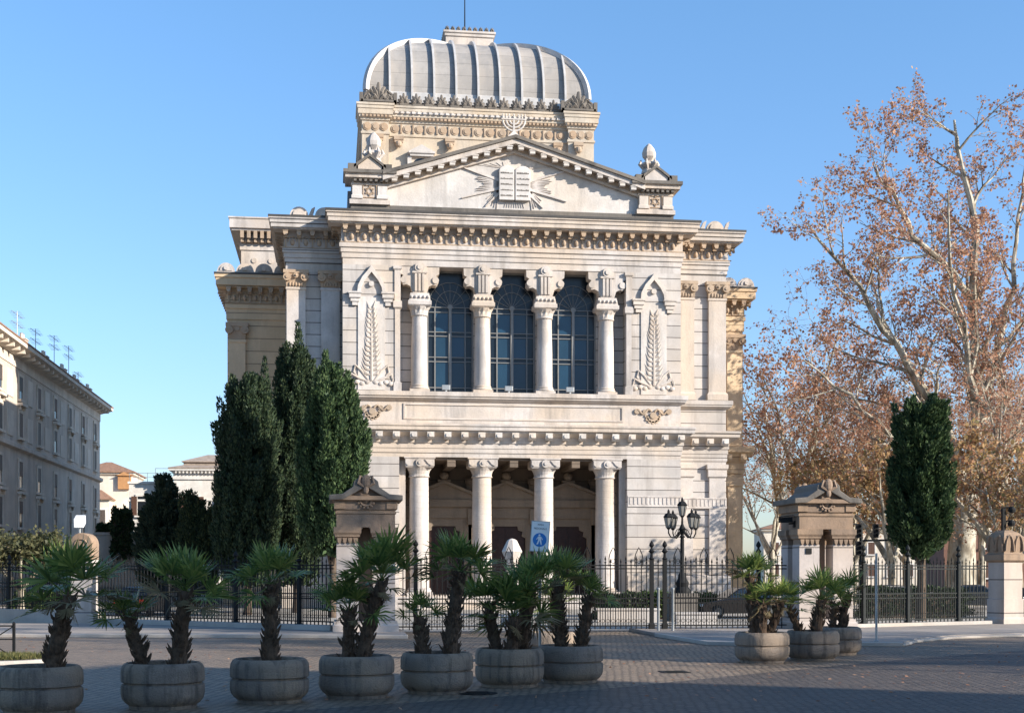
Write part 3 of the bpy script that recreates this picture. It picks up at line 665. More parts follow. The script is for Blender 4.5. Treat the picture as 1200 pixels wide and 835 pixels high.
for x,y in [(-7.5,19.8),(-6.0,20.15),(-2.2,20.15),(2.2,20.15),(6.0,20.15),(7.5,19.8)]:
    b=MB(); b.rings(x-.36,x+.36,y-.35,y,[(-.12,34.05),(-.05,34.1),(-.05,34.25),(0,34.3),(0,34.56)]); b.ball((x,y-.3,33.95),.26,10,6); b.build('lion_bracket',M['carved'],SYN)
for x in (-4.3,0,4.3):
    w=MB(); w.box(x-.75,x+.75,19.98,20.16,30.5,33.1); w=w.build('window',M['travp'],SYN)
    q=MB(); q.rings(x-.62,x+.62,19.95,20.2,[(.25,33.1),(.25,33.25),(.36,33.3),(.36,33.45),(0,33.46)]); q.prism([(x-1.0,33.45),(x+1.0,33.45),(x,34.0)],19.8,20.16)
    for s in (-1,1): q.box(*sorted((x+s*.75,x+s*1.05)),19.85,20.16,30.5,33.1)
    q.build('window_hood',M['travw'],w)
    q=MB(); q.box(x-.6,x+.6,19.96,19.98,30.6,32.6); q.prism([(x+.6*math.cos(PI*k/10),32.6+.4*math.sin(PI*k/10)) for k in range(11)],19.96,19.98); q.build('pane',M['gdark'],w)
# cresting of palmettes along the drum cornice
def palmette(b,x,y,z,h):
    b.box(x-.3*h,x+.3*h,y-.1,y+.1,z,z+.14*h)
    for k in range(5):
        a=R_(-56+28*k); L=h*(.85-.22*abs(k-2)/2)
        tip=(x+math.sin(a)*L*.8,y,z+.1*h+math.cos(a)*L); b.tube([(x,y,z+.1*h),(x+math.sin(a)*L*.4,y-.05,z+.1*h+math.cos(a)*L*.55),tip],[.06*h,.15*h,.08*h],6)
    for t in (-1,1): b.ball((x+t*.3*h,y,z+.22*h),.13*h,7,5)
for k in range(13):
    b=MB(); palmette(b,-5.64+.94*k,19.9,36.85,.95); b.build('palmette',M['worn'],SYN)
b=MB(); b.box(-6.5,6.5,19.84,19.98,36.85,36.95); b.build('cresting_rail',M['worn'],SYN)
for s in (-1,1):
    b=MB(); x=s*7.5
    palmette(b,x,19.55,36.9,1.5)
    for t in (-1,1):
        palmette(b,x+t*.75,19.55,36.9,.85); b.tube([(x+t*.1,19.5,37.1),(x+t*.6,19.45,37.75),(x+t*1.0,19.5,37.45),(x+t*1.15,19.5,37.05)],[.1,.13,.11,.06],6)
    b.box(x-1.3,x+1.3,19.4,19.8,36.9,37.05); b.box(x+s*1.15,x+s*1.42,19.4,19.8,36.9,37.55); b.box(x-s*1.1,x-s*1.35,19.4,19.8,36.9,37.6); b.build('corner_acroterion',M['worn'],SYN)
# ---- dome: square cloister vault of sheet metal with raised ribs
DC=28.9; DW=8.35; DH=6.2; DZ=38.1
def dprofile(t): return DW*math.cos(t), DZ+DH*math.sin(t)
b=MB(); b.rings(-DW,DW,DC-DW,DC+DW,[(-.1,36.8),(-.1,37.2),(.2,37.25),(.2,37.5),(.12,37.52),(.12,37.78),(.06,37.8),(.06,38.05),(0,38.1)]); b.build('dome_base',M['domerib'],SYN)
prof=[dprofile(PI/2*k/28) for k in range(28)]
b=MB(); b.rings(0,0,DC,DC,[(r,z) for r,z in prof]+[(.2,DZ+DH)]); b.build('dome',M['dome'],SYN)
def rib_along(pts3,out3,hw,h,wdir):
    """fin following pts3, raised along out3 by h, half thickness hw along wdir"""
    prev=None
    for p,o in zip(pts3,out3):
        p=Vector(p); o=Vector(o); w=Vector(wdir)
        r=[b.bm.verts.new(q) for q in (p-w*hw-o*.1,p+w*hw-o*.1,p+w*hw+o*h,p-w*hw+o*h)]
        if prev:
            for i in range(4): b.face([prev[i],prev[(i+1)%4],r[(i+1)%4],r[i]])
        else: b.face(r)
        prev=r
    b.face(prev)
for side in range(4):
    for k in range(9):
        u=-6.64+1.66*k
        b=MB(); tmax=math.acos(min(1,abs(u)/DW)) if abs(u)>.7 else math.acos(.7/DW); pts=[];outs=[]
        for i in range(21):
            t=tmax*i/20; r,z=dprofile(t); pts.append((u,-r,z)); n=Vector((0,-math.cos(t)*DH,math.sin(t)*DW)).normalized(); outs.append(tuple(n))
        rot=Matrix.Rotation(PI/2*side,3,'Z')
        pts=[tuple(rot@Vector(p)+Vector((0,DC,0))) for p in pts]; outs=[tuple(rot@Vector(o)) for o in outs]
        pts.insert(0,tuple(Vector(pts[0])-Vector((0,0,.7)))); outs.insert(0,outs[0])
        rib_along(pts,outs,.075,.27,tuple(rot@Vector((1,0,0)))); b.build('dome_rib',M['domerib'],SYN)
for sx in (-1,1):
    for sy in (-1,1):
        b=MB(); pts=[];outs=[]
        for i in range(25):
            t=PI/2*.9*i/24; r,z=dprofile(t); pts.append((sx*r,DC+sy*r,z)); outs.append(tuple(Vector((sx*math.cos(t)*DH*.7,sy*math.cos(t)*DH*.7,math.sin(t)*DW)).normalized()))
        rib_along(pts,outs,.17,.27,(-sx*.707*sy*sy,sy*.707,0)); b.build('groin_rib',M['domerib'],SYN)
b=MB(); b.rings(-1.9,1.9,DC-1.9,DC+1.9,[(0,43.9),(0,44.95),(.1,45.0),(.1,45.2),(.2,45.25),(.2,45.4)]); lt=b.build('lantern',M['travp'],SYN)
b=MB()
for k in range(9): palmette(b,-1.8+.45*k,DC-1.95,45.4,.4)
for k in range(7):
    for s in (-1,1): b.ball((s*1.95,DC-1.5+.5*k,45.53),.15,6,5)
b.build('lantern_cresting',M['worn'],lt)
b=MB(); b.tube([(-.2,DC,45.3),(-.2,DC,51)],[.06,.03],6); b.build('mast',M['iron'],lt)

# ================================================================== GATES, PIERS, FENCES
def gate_pillar(loc, label):
    """square aedicule with corner piers, open middle and gabled top; origin at centre of its base"""
    t=thing('gate_pillar',label,'gate pillar',loc,0,'stone gate pillars'); w=1.02
    b=MB(); b.rings(-w-.08,w+.08,-w-.08,w+.08,[(.05,0),(.05,.35),(0,.4),(0,.5)]); b.build('plinth',M['gate'],t)
    for sx in (-1,1):
        for sy in (-1,1):
            x0,x1=sorted((sx*.26,sx*w)); y0,y1=sorted((sy*.26,sy*w)); b=MB(); b.box(x0,x1,y0,y1,.5,3.36); b.build('pier',M['gate'],t)
            b=MB(); b.box(x0+.02,x1-.02,y0+.02,y1-.02,3.36,3.56)
            for k in range(4):
                xx=x0+.1+(x1-x0-.2)*k/3; b.prism([(xx-.08,3.56),(xx+.08,3.56),(xx+.05,3.4),(xx,3.34),(xx-.05,3.4)],sy*(w+.06),sy*(w-.1))
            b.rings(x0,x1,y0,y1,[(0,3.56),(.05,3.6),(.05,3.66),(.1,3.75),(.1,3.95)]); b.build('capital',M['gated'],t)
    # curved corbel brackets closing the top of the slit
    b=MB(); b.box(-w,w,-w,w,3.952,4.45)
    for sy in (-1,1):
        for sx in (-1,1): b.prism([(sx*.26,3.95),(sx*.26,3.7),(sx*.2,3.82),(sx*.12,3.9),(sx*.1,3.95)],*sorted((sy*(w-.02),sy*.4)))
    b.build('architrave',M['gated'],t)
    b=MB(); b.box(-.24,.24,-.24,.24,.5,3.94); b.build('core',M['gated'],t)
    b=MB(); b.rings(-w,w,-w,w,[(.04,4.45),(.04,4.52),(.0,4.54),(0,4.62)])
    for sx in (-1,1): b.box(*sorted((sx*.72,sx*(w+.08))),-w-.08,w+.08,4.62,4.9)
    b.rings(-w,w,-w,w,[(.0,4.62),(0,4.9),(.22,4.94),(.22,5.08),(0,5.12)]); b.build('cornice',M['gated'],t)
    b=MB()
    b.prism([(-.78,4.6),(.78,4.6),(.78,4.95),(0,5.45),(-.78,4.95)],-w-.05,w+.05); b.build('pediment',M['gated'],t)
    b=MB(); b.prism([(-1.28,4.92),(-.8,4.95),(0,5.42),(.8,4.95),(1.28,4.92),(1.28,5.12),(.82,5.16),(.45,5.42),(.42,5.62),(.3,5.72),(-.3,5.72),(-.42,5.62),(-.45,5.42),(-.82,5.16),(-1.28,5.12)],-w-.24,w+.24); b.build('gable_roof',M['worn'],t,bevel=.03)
    b=MB()
    for sy in (-1,1):
        y=sy*(w+.05)
        b.tube([(.2*math.cos(2*PI*k/14),y+sy*.04,4.92+.2*math.sin(2*PI*k/14)) for k in range(15)],.04,5); b.ball((0,y,4.92),.1,8,5)
        for k in range(6): a=R_(200+28*k); b.ball((.27*math.cos(a),y+sy*.02,4.92+.27*math.sin(a)),.06,6,4)
        y=sy*(w+.25); b.ball((0,y,5.62),.2,10,6,(.8,.5,1.25)); b.ball((0,y,5.3),.12,8,6,(.8,.6,1.3))
        for sx in (-1,1): b.tube([(sx*.05,y,5.42),(sx*.26,y,5.55),(sx*.2,y,5.8),(sx*.06,y,5.74)],[.05,.07,.06,.03],5)
    b.build('rosette_ornament',M['gated'],t); return t
gx1,gy1=at(427,50.0); gx2,gy2=at(967,50.1)
GP1=gate_pillar((gx1,FY,.0),'brown-topped stone gate pillar beside the cypresses, palm fronds before its foot')
GP2=gate_pillar((gx2,FY,.0),'stone gate pillar with small dark plaque and camera on its left, by plane trees')
GP1.scale=(1,1,.955); GP2.scale=(1,1,.955)
b=MB(); b.box(-.78,-.56,-1.05,-1.0,3.0,3.22); b.build('plaque',M['iron'],GP2)

def camera_box(b,p,d):
    p=Vector(p); d=Vector(d).normalized(); b.tube([p-d*.22,p+d*.22],[.1,.1],8); b.tube([p-d*.1-Vector((0,0,.0)),p-d*.3-Vector((0,0,.15))],.03,5)
c=thing('security_camera','dark security camera bracketed on left side of the right gate pillar','camera',(gx2-1.12,FY-.5,4.0))
b=MB(); b.box(.06,.12,-.1,.1,-.15,.1); b.tube([(.1,0,0),(-.14,-.05,-.02)],.03,6); b.build('bracket',M['iron'],c)
b=MB(); b.prism([(-.5,.02),(-.5,.2),(-.02,.24),(-.02,.03)],-.13,.07); b.prism([(-.58,.2),(0,.27),(0,.3),(-.58,.23)],-.16,.1); b.build('housing',M['iron'],c)

def fence_run(p0,p1,label,post_at=(),H=2.75,dens=.19,cross=False,mat=None,zb=.12,posth=3.25,name='iron_fence',arch=True):
    mat=mat or M['iron']
    dx,dy=p1[0]-p0[0],p1[1]-p0[1]; L=math.hypot(dx,dy)
    t=thing(name,label,'fence',(p0[0],p0[1],0),math.atan2(dy,dx))
    cuts=sorted(set([0.0]+[q*L for q in post_at]+[L]))
    if zb>.13:
        b=MB(); b.box(0,L,-.22,.22,0,zb); b.build('base_wall',M['kerb'],t,bevel=.02)
    for a,c in zip(cuts,cuts[1:]):
        b=MB()
        for z in (zb+.12,zb+.95,zb+1.12,H-.42,H-.3): b.box(a+.04,c-.04,-.022,.022,z-.022,z+.022)
        n=max(2,int((c-a)/dens)); st=(c-a)/n
        for i in range(1,n):
            x=a+st*i; r=.0165
            tall=(i%2==0)
            zt=H if tall else H-.1
            b.box(x-r,x+r,-r,r,zb,zt-.22)
            b.lathe([(.012,zt-.24),(.042,zt-.2),(.02,zt-.16),(.012,zt-.14),(.036,zt-.07),(.002,zt+.06)],(x,0,0),4)
            b.lathe([(.016,zb+.9),(.036,zb+.95),(.016,zb+1.0)],(x,0,0),4)
            # dog bars of the lower panel
            xm=x+st/2
            if i<n-1:
                b.box(xm-.011,xm+.011,-.011,.011,zb+.1,zb+1.2); b.lathe([(.011,zb+1.18),(.03,zb+1.24),(.002,zb+1.4)],(xm,0,0),4)
                b.tube([(xm+.07*math.cos(PI*k/6),0,zb+.3+.07*math.sin(PI*k/6)) for k in range(13)],.01,3)
            if arch and i%5==2 and i<n-2:
                xa=x; xb=x+st*1.0; xm2=(xa+xb)/2+st*.0; w=st*.78; zc=H-.34
                b.tube([(xm2-w,0,zc),(xm2-w,0,zc+.3),(xm2-w*.8,0,zc+.45),(xm2-w*.35,0,zc+.6),(xm2,0,zc+.7),(xm2+w*.35,0,zc+.6),(xm2+w*.8,0,zc+.45),(xm2+w,0,zc+.3),(xm2+w,0,zc)],.02,4)
                b.tube([(xm2+.07*math.cos(2*PI*k/10),0,zc+.2+.09*math.sin(2*PI*k/10)) for k in range(11)],.012,3)
        b.build('rail_panel',mat,t)
    for q in post_at:
        x=q*L; b=MB(); b.box(x-.07,x+.07,-.07,.07,0,posth-.6); b.rings(x-.1,x+.1,-.1,.1,[(0,0),(0,.3),(-.03,.34)])
        b.lathe([(.07,posth-.6),(.11,posth-.56),(.06,posth-.5),(.05,posth-.36),(.12,posth-.28),(.05,posth-.2),(.04,posth-.14),(.1,posth-.06),(.07,posth+.02),(.005,posth+.12)],(x,0,0),10)
        b.build('post',mat,t)
    return t
# middle fence between the gate pillars (with the double gate posts), left fence, right fence
mx0=gx1+1.12; mx1=gx2-1.12; ml=mx1-mx0
def fr(px): return (at(px,49.6)[0]-mx0)/ml
fence_run((mx0,FY),(mx1,FY),'black iron railing with spear tips and pointed arches before the portico',[fr(486),fr(768),fr(784),fr(900)],zb=.12)
L0=at(113,56.5); L1=(gx1-1.1,FY+.3)
fence_run(L0,L1,'dark iron railing running from round-topped pier to cypress gate pillar',[.33,.62,.87],H=2.75,zb=.3,posth=2.9,arch=False)
L2=at(-60,60.5); L3=at(86,57.2)
fence_run(L2,L3,'short iron railing on low stone wall left of the round-topped pier',[.5],H=2.7,zb=.62,posth=2.85,arch=False)
Rr0=(gx2+1.2,FY+.2); Rr1=at(1158,55.2)
fence_run(Rr0,Rr1,'iron railing with tall posts between plaque gate pillar and rightmost pier',[.12,.42,.78],H=2.75,zb=.25,posth=3.15,mat=M['irong'],arch=False)
Rr2=at(1200,56.5); Rr3=at(1330,62)
for i,(px,lab) in enumerate(((771.5,'slim pale post standing in for sunlit edge of left gate post'),(788.5,'slim pale post standing in for sunlit edge of right gate post'))):  # sunlit edges of the gate posts, built as added pale posts
    x,y=at(px,48.6); b=MB(); b.lathe([(.05,0),(.05,1.55),(.062,1.57),(.062,1.63),(.02,1.66)],(0,0,0),10); o=b.build('lit_edge_post',M['steel'],None,True,(x,y,.0)); tag(o,lab,'post','posts for sunlit gate edges')
# round-topped pier at left with floodlight, and pier with carved head at right
t=thing('round_topped_pier','pale square stone pier with rounded brown top, left of long railing','stone pier',(*at(99,56.3),0),R_(-8))
b=MB(); b.rings(-.42,.42,-.42,.42,[(.1,0),(.1,.5),(.0,.58),(0,2.55),(.05,2.6),(.05,2.7),(0,2.72)]); b.build('shaft',M['gate'],t)
b=MB(); b.prism([(-.46,2.72),(.46,2.72),(.46,3.35)]+[(.46*math.cos(PI*k/12),3.35+.46*math.sin(PI*k/12)) for k in range(13)]+[(-.46,3.35)],-.46,.46)
b.tube([(.26*math.cos(2*PI*k/14),-.47,3.3+.26*math.sin(2*PI*k/14)) for k in range(15)],.04,5); b.build('rounded_head',M['gated'],t,bevel=.04)
t=thing('floodlight','white box floodlight on short pole above round-topped pier','floodlight',(*at(93.5,57.2),0))
b=MB(); b.tube([(0,0,0),(0,0,4.1)],.05,8); b.build('pole',M['steel'],t)
b=MB(); b.prism([(-.25,.0),(.28,.2),(.22,.55),(-.3,.35)],-.2,.2,'x'); o=b.build('lamp_head',M['white'],t,bevel=.02); o.location=(0,0,4.05)
t=thing('carved_pier','grey stone pier with carved arched head carrying cameras, rightmost pier','stone pier',(*at(1178,55.6),0),R_(14))
b=MB(); b.rings(-.46,.46,-.46,.46,[(.12,0),(.12,.3),(.04,.4),(.04,1.1),(.0,1.12),(0,2.6)]); b.build('shaft',M['gate'],t)
b=MB(); b.rings(-.46,.46,-.46,.46,[(.02,2.6),(.12,2.68),(.12,2.9),(.02,2.95),(.0,3.0),(.06,3.6),(-.1,3.8),(-.3,3.9)])
for sx,sy in ((0,-1),(1,0),(-1,0),(0,1)):
    for k in (-1,1):
        pts=[]
        for i in range(9):
            a=PI*i/8; u=k*.24+.2*math.cos(a); z=3.05+.62*math.sin(a)
            pts.append((u if sy else sx*.52, sy*.52 if sy else u, z))
        b.tube(pts,.05,5)
b.build('carved_head',M['gated'],t)
c=thing('camera_mast','dark camera mast with two cameras on top of carved pier','camera',(*at(1176,55.6),3.85))
b=MB(); b.box(-.07,.07,-.07,.07,0,.95); b.build('mast',M['iron'],c)
for z,x in ((.75,.32),(.2,.3)):
    b=MB(); b.lathe([(.02,.0),(.14,.04),(.16,.14),(.1,.24),(.03,.28)],(x,-.08,z),10); b.tube([(0,0,z+.22),(x,-.08,z+.25)],.03,5); b.build('camera_head',M['iron'],c)

# pale carved stele inside the railing
x,y=at(600,56); t=thing('stone_stele','white faceted stone finial on pillar standing behind railing, before centre door','monument',(x,y,0))
b=MB(); b.rings(-.24,.24,-.24,.24,[(.16,0),(.16,.4),(.0,.5),(0,2.35),(.06,2.42)]); b.build('pillar',M['travw'],t)
b=MB(); b.lathe([(.2,2.42),(.26,2.7),(.42,3.05),(.2,3.5),(.12,3.55),(.02,3.58)],(0,0,0),8); b.build('faceted_head',M['travw'],t)
# street lamp with five lanterns on stone pedestal
x,y=at(799.5,61.5); LAMP=t=thing('street_lamp','black cast-iron lamp with five lanterns on dark pedestal by right wing','street lamp',(x,y,0))
b=MB(); b.rings(-.62,.62,-.62,.62,[(.12,0),(.12,.25),(0,.32),(0,1.15),(.08,1.2),(.08,1.38)]); b.build('pedestal',M['worn'],t)
b=MB(); b.lathe([(.42,1.38),(.42,1.55),(.3,1.7),(.34,1.9),(.22,2.1),(.2,2.3),(.13,2.4),(.11,2.55),(.1,4.0),(.085,4.1),(.15,4.16),(.08,4.25),(.12,4.4),(.18,4.55),(.1,4.7),(.06,4.8),(.05,5.2)],(0,0,0),14); b.build('pole',M['iron'],t,True)
def lantern(c):
    o=bpy.data.objects.new('lantern',None)
    b=MB(); x,y,z=c
    b.lathe([(.03,-.1),(.09,-.05),(.11,0),(.13,.02)],c,6); b.lathe([(.25,.5),(.27,.54),(.17,.68),(.06,.74),(.07,.8),(.02,.92)],c,6)
    for k in range(6): a=2*PI*k/6; b.tube([(x+.13*math.cos(a),y+.13*math.sin(a),z),(x+.235*math.cos(a),y+.235*math.sin(a),z+.5)],.013,4)
    f=b.build('lantern',M['iron'],t)
    b=MB(); b.lathe([(.12,.02),(.22,.5)],c,6); b.build('lantern_glass',M['lampglass'],f)
lantern((0,0,5.2))
for k in range(4):
    a=R_(20+90*k); r=.82; b=MB(); cx_,cy_=math.cos(a),math.sin(a)
    b.tube([(cx_*r*f,cy_*r*f,z) for f,z in ((.1,4.5),(.3,4.3),(.6,4.12),(.85,4.15),(1.0,4.35),(1.0,4.5))],[.04,.045,.04,.035,.035,.03],6)
    b.tube([(cx_*r*f,cy_*r*f,z) for f,z in ((.15,4.6),(.4,4.5),(.55,4.3),(.4,4.25))],.022,5); b.build('arm',M['iron'],t); lantern((cx_*r,cy_*r,4.6))

LAMP.scale=(.9,.9,.91)
# ================================================================== SIGNS
x,y=at(632.5,27.6); t=thing('pedestrian_sign','tilted white pedestrian area sign with blue disc on thin pole behind planter','road sign',(x,y,0),R_(-14))
b=MB(); b.tube([(0,.03,0),(0,.03,3.22)],.028,10); b.build('pole',M['steel'],t)
tilt=Matrix.Rotation(R_(-5),4,'Y')
b=MB(); b.box(-.19,.19,-.012,.0,2.62,3.24); pl=b.build('sign_plate',M['white'],t); pl.rotation_euler=(0,R_(4),0); pl.location=(-.2,0,0)
b=MB(); frame(b,-.188,.188,2.622,3.238,.012,-.0145,-.0125); b.build('sign_border',M['steel'],pl)
b=MB(); b.disc(0,2.86,.14,-.0155,-.0125,28); b.build('blue_disc',M['blue'],pl)
b=MB(); Y0,Y1=-.0185,-.0158
b.disc(-.01,2.955,.019,Y0,Y1,12); b.prism([(-.035,2.93),(.02,2.93),(.03,2.86),(-.03,2.85)],Y0,Y1)
b.prism([(-.03,2.852),(.002,2.852),(-.03,2.77),(-.06,2.765)],Y0-.0005,Y1-.0005); b.prism([(.0,2.856),(.03,2.858),(.05,2.765),(.025,2.765)],Y0-.0005,Y1-.0005)
b.prism([(-.035,2.925),(-.025,2.905),(-.06,2.86),(-.07,2.868)],Y0,Y1); b.prism([(.02,2.928),(.035,2.915),(.062,2.87),(.05,2.862)],Y0,Y1)
b.build('walking_figure',M['white'],pl)
def text(s,size,x,y,z,mat,parent,rot=(PI/2,0,0)):
    cu=bpy.data.curves.new('lettering','FONT'); cu.body=s; cu.size=size; cu.align_x='CENTER'; cu.extrude=.0008
    o=bpy.data.objects.new('lettering_curve',cu); COL.objects.link(o)
    me=bpy.data.meshes.new_from_object(o.evaluated_get(bpy.context.evaluated_depsgraph_get())); COL.objects.unlink(o); bpy.data.objects.remove(o)
    me.materials.clear(); me.materials.append(mat); n=bpy.data.objects.new('lettering',me); link(n,parent); n.location=(x,y,z); n.rotation_euler=rot; return n
text('AREA',.052,0,-.0135,3.15,M['black'],pl); text('PEDONALE',.052,0,-.0135,3.07,M['black'],pl)
x,y=at(1027,41.0); t=thing('sign_post','bare thin grey sign post on kerb right of gate planters','sign post',(x,y,.12))
b=MB(); b.tube([(0,0,0),(0,0,2.65)],.035,10); b.lathe([(.09,0),(.09,.02),(.04,.05)],(0,0,0),10); b.build('pole',M['steel'],t)
# traffic lights beyond the right railing
x,y=at(1009,76); t=thing('traffic_light_gantry','grey traffic light gantry with dark signal heads behind right railing','traffic light',(x,y,0),R_(-8))
b=MB(); b.tube([(0,0,0),(0,0,4.9)],.1,8); b.tube([(0,0,3.95),(3.3,0,4.02)],.06,6); b.build('pole',M['irong'],t)
for (px,z) in ((-.15,4.1),(-.15,3.15),(.8,4.1),(1.67,4.14),(2.55,4.12)):
    b=MB(); b.box(px-.15,px+.15,-.16,.1,z,z+.78)
    for k in range(3): b.tube([(px,-.16,z+.14+.25*k),(px,-.3,z+.14+.25*k)],[.1,.1],8,False)
    b.build('signal_head',M['black'],t)

# ================================================================== VEGETATION
def plumes_tree(name,label,loc,env,R,z0,z1,npl,per,mat,tips=(),pl_len=(1.1,1.9),pl_r=(.20,.34),lean=.16,leaf=.17,group=None,tr=.18,seed=1,squash=1.0,fill=6000):
    """upright conifer: many flame-shaped plumes of short sprays standing on an envelope env(h)*R"""
    g=np.random.default_rng(seed); t=thing(name,label,'tree',(*loc,0),g.random()*6,group)
    h=g.random(npl*4); keep=g.random(npl*4)<np.array([env(x) for x in h]); h=h[keep][:npl]; k=len(h)
    a=g.random(k)*2*PI; ra=np.array([env(x) for x in h])*R*(.62+.44*g.random(k)); H=z1-z0
    P=np.stack([ra*np.cos(a),ra*np.sin(a)*squash,z0+h*H*.93],1)
    ln=pl_len[0]+(pl_len[1]-pl_len[0])*g.random(k); pr=pl_r[0]+(pl_r[1]-pl_r[0])*g.random(k)
    ln=np.minimum(ln,(z1+.2-P[:,2]).clip(.5)); ax=np.stack([np.cos(a)*lean,np.sin(a)*lean,np.ones(k)],1)+g.normal(0,.07,(k,3))
    for (tx,ty,tz,tl,trd) in tips:
        P=np.vstack([P,[[tx,ty,tz-tl]]]); ln=np.append(ln,tl); pr=np.append(pr,trd); ax=np.vstack([ax,[[g.normal(0,.04),g.normal(0,.04),1]]]); a=np.append(a,g.random()*6)
    ax=unit(ax); K=len(P); wts=(ln*pr); idx=g.choice(K,size=K*per,p=wts/wts.sum())
    f=g.random(len(idx))**.85; rr=pr[idx]*np.sqrt(np.clip(np.minimum(f/.18+.25,1)*(1-f)**.75,0.01,1))*np.sqrt(.3+.7*g.random(len(idx)))
    b=g.random(len(idx))*2*PI; out=np.stack([np.cos(b),np.sin(b),np.zeros(len(idx))],1)
    c=P[idx]+ax[idx]*(f*ln[idx])[:,None]+out*rr[:,None]
    u=unit(ax[idx]+out*.45+g.normal(0,.22,(len(idx),3))); nn=unit(out+g.normal(0,.5,(len(idx),3))); L=leaf*(.6+.8*g.random(len(idx)))
    Q=[leaves(c,u,nn,L,L*.42)]
    hh=g.random(fill); aa=g.random(fill)*2*PI; r2=np.array([env(x) for x in hh])*R*.8*np.sqrt(g.random(fill)); c2=np.stack([r2*np.cos(aa),r2*np.sin(aa)*squash,z0+hh*H*.95],1)
    Q.append(leaves(c2,unit(g.normal(0,.5,(fill,3))+np.array([0,0,1])),unit(g.normal(0,1,(fill,3))),.3+.25*g.random(fill),.16*np.ones(fill)))
    quads_mesh('crown',np.concatenate(Q),mat,t)
    m=MB(); m.tube([(0,0,0),(.04,0,z0*.6),(0,.03,z0+.3*H),(0,0,z0+.85*H)],[tr*1.2,tr,tr*.7,.03],9)
    for q in range(4): an=q*1.6; m.tube([(0,0,z0*.7),(R*.4*math.cos(an),R*.4*math.sin(an)*squash,z0+.2*H),(R*.5*math.cos(an),R*.5*math.sin(an)*squash,z0+.6*H)],[tr*.5,tr*.4,.02],6)
    m.build('trunk',M['bark'],t,True); return t
def env_of(*pts):
    xs=[p[0] for p in pts]; ys=[p[1] for p in pts]; return lambda h: float(np.interp(h,xs,ys))
eA=env_of((0,.72),(.12,.95),(.45,1),(.7,.92),(.85,.72),(.95,.5),(1,.3))
eB=env_of((0,.7),(.15,.9),(.5,1),(.72,.82),(.86,.6),(.95,.42),(1,.2))
eC=env_of((0,.55),(.12,.9),(.3,1),(.55,.95),(.75,.72),(.9,.45),(1,.2))
rq=random.Random(2)
def tipset(R,z,n,seed,dz=.8): 
    r=random.Random(seed); return [(r.uniform(-R,R),r.uniform(-R,R),z+r.uniform(-dz,dz),2.2,.26) for _ in range(n)]
plumes_tree('cypress','tall dark cypress with broad crown, leftmost of three before the synagogue',at(290,70),eA,1.45,1.4,12.1,330,230,M['cyp'],tipset(1.3,12.2,7,4,.6)+[(.9,-.3,13.2,2.6,.26)],group='cypresses beside the synagogue',seed=11)
plumes_tree('cypress','tallest spiky cypress, middle of three before the synagogue',at(347,74),eB,1.4,1.4,14.3,320,230,M['cyp'],tipset(.9,13.6,6,8,.6)+[(-.35,-.2,15.6,3.2,.27),(.3,-.3,15.3,3.0,.27),(.9,-.3,14.0,2.5,.25)],group='cypresses beside the synagogue',seed=12)
plumes_tree('cypress','sunlit green cypress overhanging brown-topped gate pillar, rightmost of three',at(390,66),eC,1.6,2.9,12.0,330,250,M['yew'],tipset(.9,11.9,5,9,.5)+[(-.45,-.3,12.9,2.4,.25),(-.05,-.4,12.8,2.4,.25)],group='cypresses beside the synagogue',seed=13,pl_len=(.8,1.5))
plumes_tree('yew_tree','dense columnar yew with blunt top behind right railing',at(1079,62),env_of((0,.3),(.06,.62),(.13,.95),(.22,.86),(.32,1),(.43,.8),(.52,.88),(.63,.66),(.72,.76),(.84,.62),(.93,.72),(1,.4)),1.2,2.7,9.8,300,190,M['yew'],tipset(.6,9.9,6,5,.35),pl_len=(.5,1.2),pl_r=(.16,.34),lean=.5,seed=14,tr=.2,fill=4500)
# broad conifer and small dark cypresses at the left, farther off
plumes_tree('conifer','bushy blue-green conifer in front of white house with shutters',at(191,98),env_of((0,.9),(.15,1),(.4,.9),(.65,.62),(.85,.36),(1,.1)),1.55,.8,9.0,240,170,M['fir'],tipset(.4,9.3,3,3,.3),lean=.5,pl_len=(.8,1.3),pl_r=(.22,.36),leaf=.24,seed=15)
for i,(px,hh,lab) in enumerate(((221,7.6,'small dark cypress touching the bushy conifer on its right'),(233,7.0,'small dark cypress between two others right of bushy conifer'),(244,6.5,'lowest small dark cypress beside the big leftmost cypress'))):
    plumes_tree('cypress',lab,at(px,96),eB,.62,.6,hh,70,130,M['cyp'],tipset(.2,hh+.2,3,20+i,.4),group='small cypresses by the white house',seed=30+i,tr=.1,fill=2500,leaf=.2)

